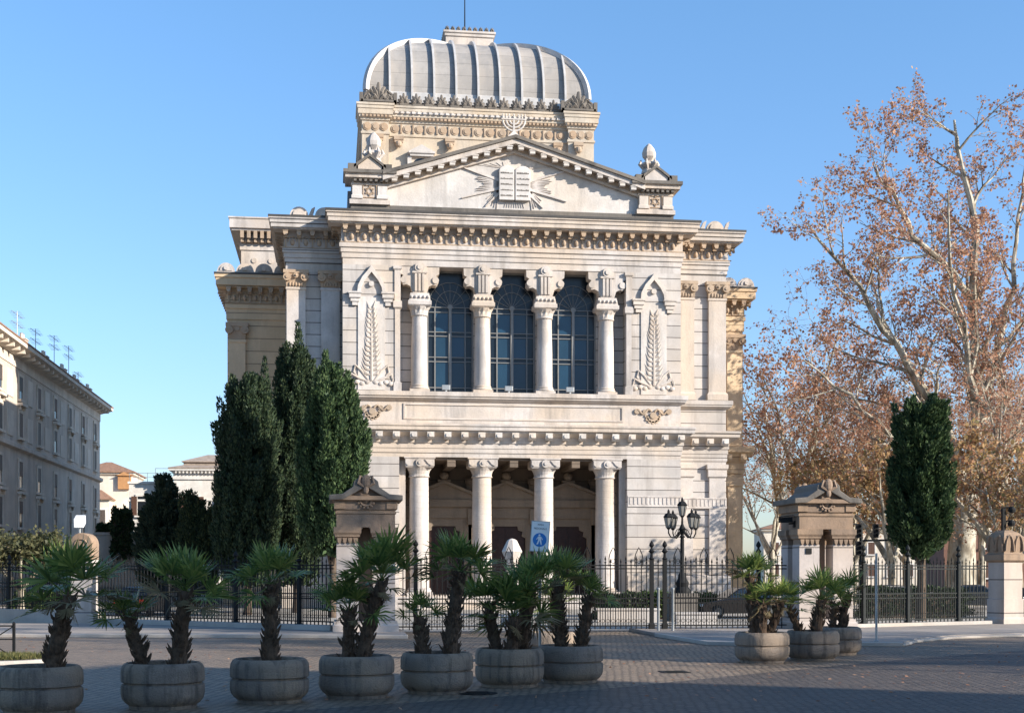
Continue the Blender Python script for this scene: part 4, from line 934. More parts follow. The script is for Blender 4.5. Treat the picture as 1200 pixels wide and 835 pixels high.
# ---- plane trees
def grow_tree(seed, limbs, trunk, r0, lv, leafn, leafsize):
    """limbs: (base, direction, length, radius) or (list of points, radius, child length)"""
    r=random.Random(seed); wood=MB(); tips=[]
    def spawn(pts,rads,L,level,k,lo):
        n=len(pts)-1
        for c in range(k):
            f=min(lo+(.98-lo)*((c+r.random()*.8)/k),.99); ii=min(int(f*n),n-1); base=pts[ii].lerp(pts[ii+1],f*n-ii)
            ax=(pts[ii+1]-pts[ii]).normalized(); side=ax.orthogonal().normalized(); side.rotate(Matrix.Rotation(r.random()*2*PI,3,ax))
            nd=(ax*(.6+.45*r.random())+side*(.75+.4*r.random())+Vector((0,0,.15))).normalized()
            branch(base,nd,L*(.75+.5*r.random())*(1-.35*f),max(.012,rads[ii]*.5),level+1)
    def branch(p,d,L,rad,level):
        n=5 if level<2 else 3; pts=[p]; rads=[rad]; q=Vector(p); dd=Vector(d).normalized()
        for i in range(n):
            j=.16 if level<2 else .3
            dd=(dd+Vector((r.gauss(0,j),r.gauss(0,j),r.gauss(.05,j*.6)))).normalized(); q=q+dd*(L/n); pts.append(q.copy()); rads.append(max(.008,rad*(1-.78*(i+1)/n)))
        wood.tube(pts,rads,7 if level==0 else (5 if level==1 else 3),cap=False)
        if level>=2: tips.extend(pts[1:]); tips.append(pts[-1].copy()); tips.append(pts[-1].copy())
        if level>=3: return
        spawn(pts,rads,L*.55,level,lv[level],.28 if level==0 else .2)
    wood.tube(trunk,r0,12,cap=False)
    for lb in limbs:
        if len(lb)==4: branch(Vector(lb[0]),Vector(lb[1]),lb[2],lb[3],0)
        else:
            P,rad,cl=lb; P=[Vector(p) for p in P]; fine=[]
            for a,c in zip(P,P[1:]):
                for q in range(3): fine.append(a.lerp(c,q/3)+Vector((r.gauss(0,.12),r.gauss(0,.12),r.gauss(0,.12)))*(0 if (not fine) else 1))
            fine.append(P[-1]); n=len(fine)-1; rads=[max(.02,rad*(1-.85*i/n)) for i in range(n+1)]
            wood.tube(fine,rads,8,cap=False); spawn(fine,rads,cl,0,lv[0],.22)
    T=np.array([tuple(t) for t in tips]); k=len(T); idx=RNG.integers(0,k,leafn)
    u=unit(RNG.normal(0,1,(leafn,3))+np.array([0,0,-.6])); c=T[idx]+u*(.05+.22*RNG.random((leafn,1))**1.5); nn=unit(RNG.normal(0,1,(leafn,3)))
    L=leafsize*(.55+.8*RNG.random(leafn)); return wood, leaves(c,u,nn,L,L*.85,.5)
def plane_tree(name,label,loc,args,mats,gold=0.0,zsplit=None,group='plane trees beyond the railing',rz=0):
    t=thing(name,label,'tree',(*loc,0),rz,group); wood,V=grow_tree(*args)
    wood.build('trunk',M['plane'],t,True)
    zc=V[:,0,2]; midx=(RNG.random(len(V))<np.clip(gold-(zc-(zsplit or 8))*.09,0.02,.9)).astype(int)
    quads_mesh('crown',V,mats,t,midx); return t
BD=90.0
def bp(*pts):   # skeleton of the great tree: (column, row, depth offset) measured at the trunk's distance
    return [((px-1128)/FPX*BD,dy,zat(py,BD)) for px,py,dy in pts]
limbs=[(bp((1130,575,0),(1100,500,-1),(1072,450,-1.5),(1024,390,-2.5),(976,328,-3),(935,275,-3)),0.41,6.2),
       (bp((1140,560,0),(1146,493,.3),(1148,400,.5),(1146,266,.6),(1131,165,1),(1124,135,1)),0.50,5.5),
       (bp((1147,350,.5),(1115,321,-.6),(1062,280,-1.6),(1033,237,-2),(1012,205,-2.4)),0.29,5.0),
       (bp((1145,500,0),(1165,450,.8),(1178,400,1.2),(1200,330,2),(1215,240,3),(1222,175,3)),0.36,6.0),
       (bp((1150,565,0),(1175,530,-.6),(1200,472,-1),(1235,400,-2),(1262,330,-2)),0.36,6.0),
       (bp((1122,590,0),(1115,520,1.5),(1090,440,3),(1060,370,4.5),(1045,300,5.5)),0.34,5.8),
       (bp((1135,560,0),(1132,500,-2),(1110,420,-4),(1085,330,-5),(1080,250,-5.5)),0.32,5.5),
       (bp((1140,570,0),(1160,500,2.5),(1172,400,4.5),(1170,300,6),(1180,200,6)),0.32,5.5),
       (bp((1120,600,0),(1085,560,-1),(1040,520,-2),(985,470,-2.5),(930,430,-3)),0.29,5.3)]
big=plane_tree('plane_tree','great plane tree with forked pale trunk and rust leaves behind right railing',at(1128,BD),(3,limbs,[(-.12,0,-.1),(-.12,0,1.2),(-.06,0,3.6),(.12,0,6.0),(.55,0,8.0),(.67,.0,9.2)],[1.4,1.03,.88,.8,.67,.48],(11,7,4),33000,.185),[M['rust'],M['gold']],.3,6,rz=-TH)
l2=[((0,0,4),(-.35,.1,1),13,.24),((0,0,4.5),(.3,-.2,1),14,.24),((0,.1,5),(.05,.4,1),14,.22),((0,0,5.5),(-.15,-.4,1),12,.2),((0,0,6),(.05,0,1),15,.22),((0,0,3.2),(.55,.2,.8),10,.18)]
mid=plane_tree('plane_tree','slender plane tree with brown leaves just right of the synagogue corner',at(930,104),(8,l2,[(0,0,-.1),(0,0,1.5),(.1,0,3.5),(0,0,6.0)],[.45,.34,.3,.2],(7,6,4),6800,.22),[M['rust'],M['gold']],.25,6)
trees=[(1000,98,1.1,.9,'plane tree with thin upright limbs seen beside right gate pillar'),(985,128,4.0,1.15,'far plane tree whose crown rises behind the right gate pillar'),
       (1062,112,2.2,1.05,'plane tree hidden behind the blunt yew'),(1150,100,5.1,1.05,'plane tree standing behind the great forked plane tree'),(1195,84,3.0,.85,'plane tree above the carved pier at right edge'),(905,140,.4,1.0,'farthest plane tree showing beside the wing of the synagogue'),(1215,120,1.6,1.1,'distant plane tree at far right behind the carved pier')]
for px,d,rz,sc,lab in trees: dup(mid,(*at(px,d),0),rz,sc*.82,lab)
l3=[((0,0,2.6),(-.3,.2,1),7,.22),((0,0,2.6),(.5,-.2,1),7,.2),((0,0,2.8),(.0,-.5,1),6.5,.2),((0,0,3.0),(.1,.5,1),7,.2)]
yel=plane_tree('yellow_tree','young tree with golden yellow leaves beside the yew',at(1045,86),(12,l3,[(0,0,-.1),(0,0,1.2),(0,0,3.0)],[.3,.25,.2],(7,6,4),3800,.24),[M['rust'],M['gold']],1.6,9,group='yellow-leaved trees')
for px,d,rz,sc,lab in ((1172,78,2.0,1.0,'golden tree directly behind the carved pier'),(1190,72,4.0,.8,'low golden tree just right of the carved pier'),(1000,92,1.0,1.0,'golden tree between gate pillar and yew')): dup(yel,(*at(px,d),0),rz,sc,lab)
# plane trees along the street at right, outside the picture: they throw the dappled shade
for i,(x,y,rz,sc,lab) in enumerate(((26,-57,1.0,.7,'street plane tree right of the square nearest the railing'),(37,-66,2.9,.7,'street plane tree right of the square nearest the road'),(51,-70,4.3,.75,'street plane tree farthest along the right-hand street'))):
    dup(big,(x,y,0),rz,sc,lab,'plane trees along the right-hand street')

# pollarded tree, hedge and ivy at left
t=thing('pollarded_tree','small pollarded tree with pale forked trunk behind left railing','tree',(*at(24,61.5),0))
b=MB(); b.tube([(0,0,0),(.03,0,.9),(0,0,1.5)],[.2,.15,.16],8)
rr=random.Random(4); tips=[]
for k in range(8):
    a=2*PI*k/8+rr.random()*.5; e=(1.25*math.cos(a),1.0*math.sin(a),2.7+.4*rr.random()); b.tube([(0,0,1.35),(.5*math.cos(a),.5*math.sin(a),1.9),e],[.11,.08,.04],6); tips.append(e)
    for j in range(4): e2=(e[0]+rr.gauss(0,.5),e[1]+rr.gauss(0,.5),e[2]+.2+.4*rr.random()); b.tube([e,e2],[.03,.01],4); tips.append(e2)
b.build('trunk',M['plane'],t,True)
T=np.array(tips); k=5000; c=T[RNG.integers(0,len(T),k)]+RNG.normal(0,.28,(k,3)); quads_mesh('crown',leaves(c,unit(RNG.normal(0,1,(k,3))),unit(RNG.normal(0,1,(k,3))),.14+.12*RNG.random(k),.1+.06*RNG.random(k)),M['pale'],t)
def shrub(name,label,loc,dims,n,mat,cat='hedge',rz=0,s=.14,group=None):
    t=thing(name,label,cat,loc,rz,group); p=RNG.random((n,3))*2-1; f=np.abs(p).max(1,keepdims=True); p=p/f*(.72+.3*RNG.random((n,1))); p=p*(.9+.1*np.sin(p[:,::-1]*6)); p[:,2]=(p[:,2]+1)/2
    c=p*np.array(dims); quads_mesh('foliage',leaves(c,unit(RNG.normal(0,1,(n,3))+np.array([0,0,.5])),unit(RNG.normal(0,1,(n,3))),s*(.6+.8*RNG.random(n)),s*.6*np.ones(n)),mat,t)
    b=MB(); b.box(-dims[0]*.75,dims[0]*.75,-dims[1]*.7,dims[1]*.7,0,dims[2]*.8); b.build('stems',M['bark'],t); return t
shrub('hedge','low clipped green hedge behind the left railing',(*at(55,63),.3),(1.7,.4,.95),5000,M['hedge'])
shrub('shrub','round low shrub growing at foot of the lamp pedestal',(*at(768,64),0),(.7,.6,1.3),2200,M['hedge'],'shrub')
shrub('shrub','low shrub between lamp pedestal and brown car',(*at(826,66),0),(.6,.5,1.2),2000,M['hedge'],'shrub')
shrub('hedge','dark hedge below the yew behind right railing',(*at(1068,66),0),(3.0,.8,1.5),8000,M['ivy'])

# ---- palms in planters
def fan_palm_mesh(seed,nf,rc,droop=None):
    """fronds of a small fan palm: stalks with radiating leaflets; returns quads, origin at crown centre"""
    g=np.random.default_rng(seed); Q=[]; rc=rc*1.22
    droop=droop if droop is not None else .3+.9*g.random(); tilt=g.normal(0,.10,2); low=80+22*g.random()
    for i in range(nf):
        az=i*2.39996+g.normal(0,.25); age=(i+.5)/nf                       # young upright -> old level
        el=R_(82-low*age**.8+g.normal(0,9)); pl=rc*(.44+.16*g.random())*(.75+.35*age)
        d=np.array([math.cos(az)*math.cos(el),math.sin(az)*math.cos(el),math.sin(el)])
        end=d*pl; side=np.array([-math.sin(az),math.cos(az),0]); nrm=np.cross(side,d)
        if nrm[2]<0: nrm=-nrm
        w=.009
        Q.append(np.array([[-side*w,side*w,end+side*w*.7,end-side*w*.7]])); Q.append(np.array([[-nrm*w,nrm*w,end+nrm*w*.7,end-nrm*w*.7]]))
        m=15; fl=rc*(.48+.13*g.random())
        th=np.linspace(-R_(100),R_(100),m)+g.normal(0,.03,m)
        roll=g.normal(0,.35); s2=side*math.cos(roll)+nrm*math.sin(roll); n2=nrm*math.cos(roll)-side*math.sin(roll)
        u=np.cos(th)[:,None]*d+np.sin(th)[:,None]*s2+n2*(.12+.10*g.random())+np.abs(np.sin(th))[:,None]*n2*.12
        u=unit(u+g.normal(0,.03,(m,3))); Ls=fl*(.80+.20*np.cos(th))*(.93+.14*g.random(m))
        nn=unit(n2+g.normal(0,.2,(m,3)))
        v=unit(np.cross(nn,u)); base=end+u*.0; mid=base+u*(Ls*.55)[:,None]; tip=base+u*Ls[:,None]-np.array([0,0,1])*(Ls*.16*droop*(.3+age))[:,None]
        wv=(.0165+.005*g.random(m))[:,None]*(rc/.75)
        Q.append(np.stack([base-v*wv*.3,base+v*wv*.3,mid+v*wv,mid-v*wv],1)); Q.append(np.stack([mid-v*wv,mid+v*wv,tip+v*wv*.06,tip-v*wv*.06],1))
    Q=np.concatenate(Q); Q[:,:,2]+=Q[:,:,0]*tilt[0]+Q[:,:,1]*tilt[1]; return Q
def palm(label,base,top,rc,nf,seed,rb=.16,dry=5,group='fan palms in the planters'):
    bx,by,bz=base; t=thing('fan_palm',label,'palm',base,0,group)
    e=Vector((top[0]-bx,top[1]-by,top[2]-bz)); g=random.Random(seed)
    b=MB(); n=9; pts=[]; rad=[]
    for i in range(n+1):
        f=i/n; pts.append((e.x*f**1.25,e.y*f**1.25,e.z*f)); rad.append(rb*(.95-.25*f+.04*math.sin(i*2.3)))
    rad[-1]*=.7; b.tube(pts,rad,12)
    for k in range(int(70*e.length)):
        f=g.random(); p=Vector((e.x*f**1.25,e.y*f**1.25,e.z*f)); a=g.random()*2*PI; r=rb*(.93-.25*f); o=Vector((math.cos(a),math.sin(a),0)); q=p+o*r*.85
        b.tube([q,q+o*.05+Vector((0,0,.05)),q+o*(.07+.04*g.random())+Vector((0,0,.13))],[.035,.026,.006],4,False)
    b.build('trunk',M['trunkpalm'],t)
    V=fan_palm_mesh(seed,int(nf*.56),rc)+np.array(tuple(e)); fi=np.arange(len(V))//32; yl=np.random.default_rng(seed).random(fi.max()+1); late=fi/(fi.max()+1)
    quads_mesh('crown',V,[M['palm'],M['palmdry']],t,((yl[fi]<.35)&(late>.75)).astype(int))
    if dry:
        D=fan_palm_mesh(seed+99,dry,rc*.62,2.0); D[:,:,2]=-np.abs(D[:,:,2])*.8-.25*np.linalg.norm(D[:,:,:2],axis=2)-.02; D[:,:,:2]*=.62; quads_mesh('dead_leaves',D+np.array(tuple(e)),M['palmdry'],t)
    return t
def planter(label,px,d,dia=1.33,h=.74):
    x,y=at(px,d); t=thing('planter',label,'planter',(x,y,0),random.random()*6,'round concrete planters'); R=dia/2
    b=MB(); pr=[(R*.62,0),(R*.80,.0),(R*.82,.06),(R*.90,.1),(R*.97,.16),(R,.24),(R,.34),(R*.992,.385),(R*.965,.395),(R*.935,.397),(R*.935,.425),(R*.965,.427),(R*.992,.437),(R,.48),(R,.59),(R*.985,.66),(R*.94,.715),(R*.88,h),(R*.83,h-.01),(R*.8,h-.06),(R*.8,h-.16)]
    b.lathe(pr,(0,0,0),48); b.build('bowl',M['concrete'],t,True)
    b=MB(); b.lathe([(R*.79,h-.2),(R*.79,h-.1),(R*.45,h-.06),(.02,h-.05)],(0,0,0),24); b.build('soil',M['soil'],t,True)
    return x,y,h-.1
def palm_at(label,pl,dpl,pxb,pxt,pyt,rcpx,nf,seed,rb=.16,dd=0.,dry=5):
    d=dpl+dd; x0,y0=at(pxb,d); x1,y1=at(pxt,d); palm(label,(x0,y0,.62),(x1,y1,zat(pyt,d)),rcpx/FPX*d,nf,seed,rb*.86,dry)
P=[('leftmost concrete planter cut by the picture edge',46,21.4),('second concrete planter from left with two palms',191,22.2),('concrete planter with one straight palm in its middle',316,23.2),
   ('concrete planter in front of brown-topped gate pillar',418,24.1),('concrete planter holding one small and one tall palm left of the sign',512,25.0),('concrete planter with bushy palm cluster just left of the sign pole',597,26.4),('concrete planter right of the sign pole with two palms',668,27.4),
   ('concrete planter half hidden behind the sign pole planters',643,33.5),('wide concrete planter left of right gate pillar with palm clump',893,33.4),('concrete planter before right gate pillar foot, partly leaning into view',952,34.3),('concrete planter mostly hidden behind its neighbour at right gate pillar',980,36.6)]
for lab,px,d in P: planter(lab,px,d)
palm_at('leaning single palm in the leftmost planter',0,21.4,62,79,697,64,40,1,.17)
palm_at('short palm on the left of the second planter',0,22.2,167,150,722,34,24,2,.13)
palm_at('taller palm on the right of the second planter',0,22.2,209,217,692,50,44,3,.17)
palm_at('upright palm alone in the third planter',0,23.2,317,318,684,46,38,4,.15)
palm_at('short bushy palm left in the planter before brown-topped pillar',0,24.1,408,409,715,42,30,5,.15)
palm_at('tall leaning palm before brown-topped gate pillar',0,24.1,424,447,680,54,48,6,.16)
palm_at('small palm with sparse crown left of a tall straight palm',0,25.0,496,492,722,29,18,7,.12)
palm_at('tall palm with wide level crown left of the sign',0,25.0,527,539,668,44,42,8,.17)
palm_at('front palm of the cluster left of the sign pole',0,26.4,600,602,722,50,34,9,.15,-.15)
palm_at('left palm of the cluster left of the sign pole',0,26.4,583,572,710,42,26,10,.13,.1)
palm_at('right palm of the cluster left of the sign pole',0,26.4,612,622,692,44,30,11,.14,.15)
palm_at('bright tall palm immediately right of the sign',0,27.4,657,653,683,42,40,12,.15,.1)
palm_at('shorter palm at right end of the foreground row',0,27.4,681,691,697,30,26,13,.13)
palm_at('palm in hidden planter behind the sign pole',0,33.5,652,650,705,30,24,14,.14)
palm_at('tall palm left in the wide planter by right gate pillar',0,33.4,884,880,676,31,34,15,.15)
palm_at('low palm in the middle of the wide planter',0,33.4,893,895,706,30,24,16,.14,-.2)
palm_at('leaning low palm right in the wide planter',0,33.4,902,915,706,30,26,17,.14)
palm_at('small slanted palm left before right gate pillar',0,34.3,938,924,712,20,12,18,.11,0,3)
palm_at('thick palm before the right gate pillar',0,34.3,957,962,702,34,34,19,.18)
palm_at('thin palm left in the hidden right planter',0,36.6,976,978,706,26,20,20,.12)
palm_at('palm right in the hidden right planter',0,36.6,986,993,697,28,24,21,.14)

# ================================================================== STREET SIDE BITS
t=thing('low_railing','low black hoop railing round grass bed at left edge','railing',(*at(-42,33.6),0),R_(-7))
b=MB()
for x in (0,1.22): b.box(x-.03,x+.03,-.03,.03,0,.92); b.lathe([(.04,.92),(.045,.95),(.01,.98)],(x,0,0),8)
for z in (.88,.1): b.tube([(0,0,z),(1.22,0,z)],.018,6)
b.tube([(0,0,.1),(1.22,0,.88)],.014,5); b.tube([(0,0,.88),(1.22,0,.1)],.014,5); b.tube([(0,0,.55),(1.22,0,.55)],.014,5); b.build('frame',M['iron'],t)
cx_,cy_=at(-30,33.0); pts=[(cx_+1.75*math.cos(2*PI*k/28),cy_+1.0*math.sin(2*PI*k/28)) for k in range(28)]
b=MB(); b.prism(pts,0,.1,'z'); o=b.build('grass_bed_kerb',M['kerb'],bevel=.02); o['kind']='structure'
k=7000; a=RNG.random(k)*2*PI; r=np.sqrt(RNG.random(k))*.9; c=np.stack([cx_+1.75*r*np.cos(a),cy_+1.0*r*np.sin(a),np.full(k,.1)],1)
g=quads_mesh('grass',leaves(c,unit(RNG.normal(0,.4,(k,3))+np.array([0,0,1])),unit(RNG.normal(0,1,(k,3))),.1+.1*RNG.random(k),.018*np.ones(k)),M['grass']); tag(g,'dry yellowish grass in kerbed bed at left edge','grass',kind='stuff')
# low wall at the street side of the left garden
# steps / pale low wall inside the railing
for i,(pa,pb,d,hh,lab) in enumerate(((700,772,60,.62,'pale low stone wall inside railing left of the lamp'),(792,840,58,.5,'pale low stone block right of the lamp foot'))):
    xa,ya=at(pa,d); xb,yb=at(pb,d); b=MB(); L=math.hypot(xb-xa,yb-ya); b.rings(0,L,-.25,.25,[(0,0),(0,hh-.1),(.05,hh-.08),(.05,hh)]); o=b.build('low_wall',M['travw'],None,False,(xa,ya,0)); o.rotation_euler=(0,0,math.atan2(yb-ya,xb-xa)); tag(o,lab,'wall','low walls inside the railing')
for i,(px,py,lab) in enumerate(((560,812,'round iron drain cover in the shaded road below middle planters'),(790,787,'square iron drain cover in the cobbles left of the right-hand planters'))):
    d=gd(py); x,y=at(px,d); b=MB()
    if i==0: b.lathe([(.36,.006),(.36,.014),(.3,.016),(.02,.016)],(0,0,0),28)
    else: b.rings(-.3,.3,-.3,.3,[(0,.006),(0,.014)])
    for k in range(5): b.box(-.2,.2,-.22+.1*k,-.18+.1*k,.0165,.02)
    o=b.build('drain_cover',M['iron'],None,False,(x,y,0)); tag(o,lab,'drain cover')
# fallen leaves on the paving
k=700; fx=[];
for i in range(k):
    px=random.uniform(0,1200); py=random.triangular(745,835,760); d=gd(py); x,y=at(px,d); fx.append((x,y,.016))
c=np.array(fx); V=leaves(c,unit(np.concatenate([RNG.normal(0,1,(k,2)),RNG.normal(0,.1,(k,1))],1)),unit(np.array([0,0,1])+RNG.normal(0,.25,(k,3))),.07+.05*RNG.random(k),.05+.03*RNG.random(k))
g=quads_mesh('fallen_leaves',V,M['rust']); tag(g,'scattered brown fallen leaves lying on the cobbles','leaves',kind='stuff')

# ---- cars behind the railings
def car(label,loc,rz,paint,L=4.2,W=1.75,H=1.46):
    t=thing('parked_car',label,'car',loc,rz,'cars parked behind the railings'); h=L/2
    b=MB(); lo=[(-h,.42),(-h+.06,.3),(-h*.8,.22),(h*.8,.22),(h-.06,.3),(h,.48),(h-.06,.72),(h*.62,.86),(h*.42,.92),(-h*.78,.96),(-h+.05,.9)]
    w0=W/2; A=[b.bm.verts.new((x,-w0+.08 if abs(x)>h-.1 else -w0,z)) for x,z in lo]; B_=[b.bm.verts.new((x,w0-.08 if abs(x)>h-.1 else w0,z)) for x,z in lo]
    b.face(A); b.face(B_[::-1]); n=len(lo)
    for i in range(n): b.face([A[(i+1)%n],A[i],B_[i],B_[(i+1)%n]])
    b.build('body',paint,t,True,bevel=.05)
    b=MB(); up=[(h*.42,.91),(h*.08,H-.06),(-.1*h,H),(-.5*h,H-.02),(-h*.84,.95)]; A=[b.bm.verts.new((x,-(w0-.04 if z<1 else w0-.2),z)) for x,z in up]; B_=[b.bm.verts.new((x,(w0-.04 if z<1 else w0-.2),z)) for x,z in up]
    b.face(A); b.face(B_[::-1]); n=len(up)
    for i in range(n): b.face([A[(i+1)%n],A[i],B_[i],B_[(i+1)%n]])
    b.build('cabin',paint,t,True,bevel=.04)
    g=MB()
    for s in (-1,1):
        for xs in (((h*.33,.96),(h*.06,H-.12),(-.16*h,H-.1),(-.16*h,.97)),((-.2*h,.97),(-.2*h,H-.1),(-.5*h,H-.12),(-h*.72,.99))):
            vs=[]
            for x,z in xs: f=(z-.91)/(H-.91); vs.append(g.bm.verts.new((x,s*(w0-.04-.16*f+.012),z)))
            g.face(vs)
    def gl(xa,za,xb,zb):
        off=.015 if xa>0 else -.015
        g.face([g.bm.verts.new(p) for p in ((xa+off,-w0+.14,za),(xa+off,w0-.14,za),(xb+off,w0-.28,zb),(xb+off,-w0+.28,zb))])
    gl(h*.40,.95,h*.10,H-.1); gl(-h*.81,1.0,-h*.53,H-.07); g.build('car_window',M['carglass'],t)
    for sx in (-.62,.62):
        for s in (-1,1):
            w=MB(); w.prism([(h*sx+.31*math.cos(2*PI*k/18),.31+.31*math.sin(2*PI*k/18)) for k in range(18)],*sorted((s*(w0-.2),s*(w0+.012)))); w=w.build('wheel',M['rubber'],t)
            r=MB(); r.prism([(h*sx+.19*math.cos(2*PI*k/14),.31+.19*math.sin(2*PI*k/14)) for k in range(14)],*sorted((s*(w0+.013),s*(w0+.03)))); r.build('rim',M['cars'],w)
    for s in (-1,1):
        b=MB(); b.box(-h-.015,-h+.06,*sorted((s*(w0-.35),s*(w0-.1))),.66,.84); b.build('tail_light',M['red'],t)
        b=MB(); b.box(h-.08,h+.0,*sorted((s*(w0-.4),s*(w0-.1))),.56,.68); b.build('headlight',M['lens'],t)
    b=MB(); b.box(-h-.03,-h+.05,-w0+.1,w0-.1,.34,.5); b.box(h-.05,h+.03,-w0+.1,w0-.1,.3,.44); b.build('bumper',M['rubber'],t); return t
car('brown hatchback parked beyond railing by right wing of synagogue',(*at(863,66.5),0),R_(186),M['carb'])
car('dark car seen from behind through left railing by white house',(*at(168,70),0),R_(78),M['card'])
car('grey car behind right railing under plane trees',(*at(1150,82),0),R_(-28),M['cars'])
car('dark car parked right of the carved pier at picture edge',(*at(1212,66),0),R_(20),M['card'])
car('dark car behind railing between gate pillar and yew',(*at(1050,80),0),R_(8),M['card'])
shrub('hedge','dark low hedge before the portico steps left of the lamp',(*at(730,63.5),0),(1.5,.5,1.25),5000,M['ivy'])

# ================================================================== OTHER BUILDINGS
def house_window(parent,x,y,z,w,h,face,shut=M['shutterg'],hood=False,open_=.5,fr_mat=None,surround=True):
    """window on a wall plane: face '+x' (wall at x, runs in y) or '-y' (wall at y, runs in x)"""
    def bx(b,u0,u1,o0,o1,z0,z1):
        if face=='+x': b.box(x+o0,x+o1,y+u0,y+u1,z0,z1)
        else: b.box(x+u0,x+u1,y-o1,y-o0,z0,z1)
    b=MB(); m=.2
    bx(b,-w/2-m,-w/2,0.01,.1,z,z+h); bx(b,w/2,w/2+m,0.01,.1,z,z+h); bx(b,-w/2-m,w/2+m,0.01,.11,z+h,z+h+.22); bx(b,-w/2-m-.1,w/2+m+.1,0.01,.28,z-.18,z)
    if hood: bx(b,-w/2-m-.15,w/2+m+.15,0.01,.4,z+h+.5,z+h+.72); bx(b,-w/2-m,-w/2-.02,0.01,.25,z+h+.22,z+h+.5); bx(b,w/2+.02,w/2+m,0.01,.25,z+h+.22,z+h+.5); bx(b,-w/2-.02,w/2+.02,.01,.06,z+h+.22,z+h+.5)
    f=b.build('window',fr_mat or M['plasterl'],parent)
    b=MB(); bx(b,-w/2,w/2,.005,.03,z,z+h); b.build('pane',M['pane'],f)
    if open_<1:
        b=MB()
        if open_<=0:
            for s in (-1,1):
                u0,u1=sorted((s*.015,s*w/2)); bx(b,u0,u1,.035,.075,z,z+h)
        else:
            bx(b,-w/2,w/2,.035,.07,z+h*open_,z+h)
        k=z+.06 if open_<=0 else z+h*open_+.05
        while k<z+h-.06: bx(b,-w/2+.04,w/2-.04,.07,.085,k,k+.05); k+=.12
        b.build('shutter',shut,f)
    return f
# long grey apartment building down the side street
AX=at(117,140)[0]; y0b=at(0,97.5)[1]-14; y1b=at(117,140)[1]
ap=thing('apartment_building','long grey plaster apartment building with eaves and rooftop aerials at left','building',(0,0,0))
HT=zat(470,140)-.6
b=MB(); b.rings(AX-14,AX,y0b,y1b,[(.12,0),(.12,4.6),(.2,4.62),(.2,4.9),(.02,5.0),(0,5.0),(0,11.35),(.1,11.4),(.28,11.5),(.28,11.8),(.06,11.9),(0,11.95),(0,HT-1.5)]); b.build('wall',M['plaster'],ap)
b=MB(); b.rings(AX-14,AX,y0b,y1b,[(0,HT-1.5),(.06,HT-1.5),(.06,HT-.75),(.2,HT-.7),(1.0,HT-.35),(1.15,HT-.3),(1.15,HT)]); b.build('eaves',M['plasterl'],ap)
b=MB(); b.rings(AX-14,AX,y0b,y1b,[(1.2,HT),(1.2,HT+.12),(-2.5,HT+1.3),(-2.6,HT+1.3)]); b.build('roof',M['tile'],ap)
yy=y0b+.5
while yy<y1b: b=MB(); b.box(AX+.05,AX+.95,yy-.12,yy+.12,HT-.68,HT-.4); b.build('eave_bracket',M['plasterl'],ap); yy+=1.75
rows=[(1.2,2.3,False,.3),(5.6,2.0,True,.0),(8.6,2.0,False,.45),(12.4,1.9,True,.0),(15.3,1.75,False,.4)]
rr=random.Random(9)
for ri,(z,h,hood,op) in enumerate(rows):
    for k in range(9):
        yy=y1b-3.2-6.6*k
        if yy<y0b+2: break
        house_window(ap,AX,yy,z,1.25,h,'+x',M['shutterg'] if rr.random()<.6 else M['shutter'],hood,op if rr.random()<.7 else (.0 if op else .55))
for k in range(9):
    yy=y1b-6.5-6.6*k
    for z0,z1 in ((12.3,14.2),(15.2,17.2)): b=MB(); b.box(AX+.005,AX+.05,yy-1.0,yy+1.0,z0,z1); b.build('wall_panel',M['plasterl'],ap)
for k,(yy,h) in enumerate(((y1b-4,1.2),(y1b-11,1.0),(y1b-17,1.3),(y1b-25,1.0),(y1b-33,1.3))):
    b=MB(); b.rings(AX-.9,AX-.2,yy-.5,yy+.5,[(0,HT+.2),(0,HT+.9+h*.3),(.06,HT+.92+h*.3),(.06,HT+1.0+h*.3)])
    for s in (-.25,.25): b.lathe([(.14,HT+1+h*.3),(.12,HT+1.4+h*.3),(.16,HT+1.42+h*.3)],(AX-.55,yy+s,0),8)
    b.build('chimney',M['plaster'],ap)
for k,(yy,h) in enumerate(((y1b-7,4.6),(y1b-14,4.4),(y1b-22,3.6),(y1b-29,3.8),(y1b-2,2.8))):
    b=MB(); z0=HT+.5; x=AX-1.8; b.tube([(x,yy,z0),(x,yy,z0+h)],.035,5)
    for q in range(2): 
        zz=z0+h-.3-.8*q; b.tube([(x-.2,yy-1.1,zz+.15),(x+.2,yy+1.1,zz-.1)],.025,4)
        for j in range(5): u=-.9+.45*j; b.tube([(x-.45,yy+u,zz-u*.11),(x+.45,yy+u,zz-u*.11)],.016,4)
    b.build('aerial',M['steel'],ap)
# pale house with orange dormer at the end of the street
ox,oy=at(134,176); oh=thing('corner_house','cream house with tiled roofs and orange dormer beyond grey apartment building','building',(ox,oy,0))
b=MB(); b.rings(-4.5,2.2,0,10,[(0,0),(0,14.6),(.3,14.8),(.3,15.0)]); b.build('wall',M['cream'],oh)
b=MB(); b.rings(-4.5,2.2,0,10,[(.5,15.0),(.5,15.15),(-3,16.6)]); b.build('roof',M['tile'],oh)
b=MB(); b.rings(-4.3,-.2,-2.6,0,[(0,0),(0,11.3),(.2,11.4)]); b.build('bay_wall',M['cream'],oh)
b=MB(); b.rings(-4.3,-.2,-2.6,-.1,[(.4,11.4),(.4,11.5),(-1.2,12.7)]); b.build('bay_roof',M['tile'],oh)
b=MB(); b.box(.5,2.1,-.4,3,12.9,14.6); b.prism([(.3,14.6),(2.3,14.6),(1.3,15.1)],-.6,3); b.build('dormer',M['orange'],oh)
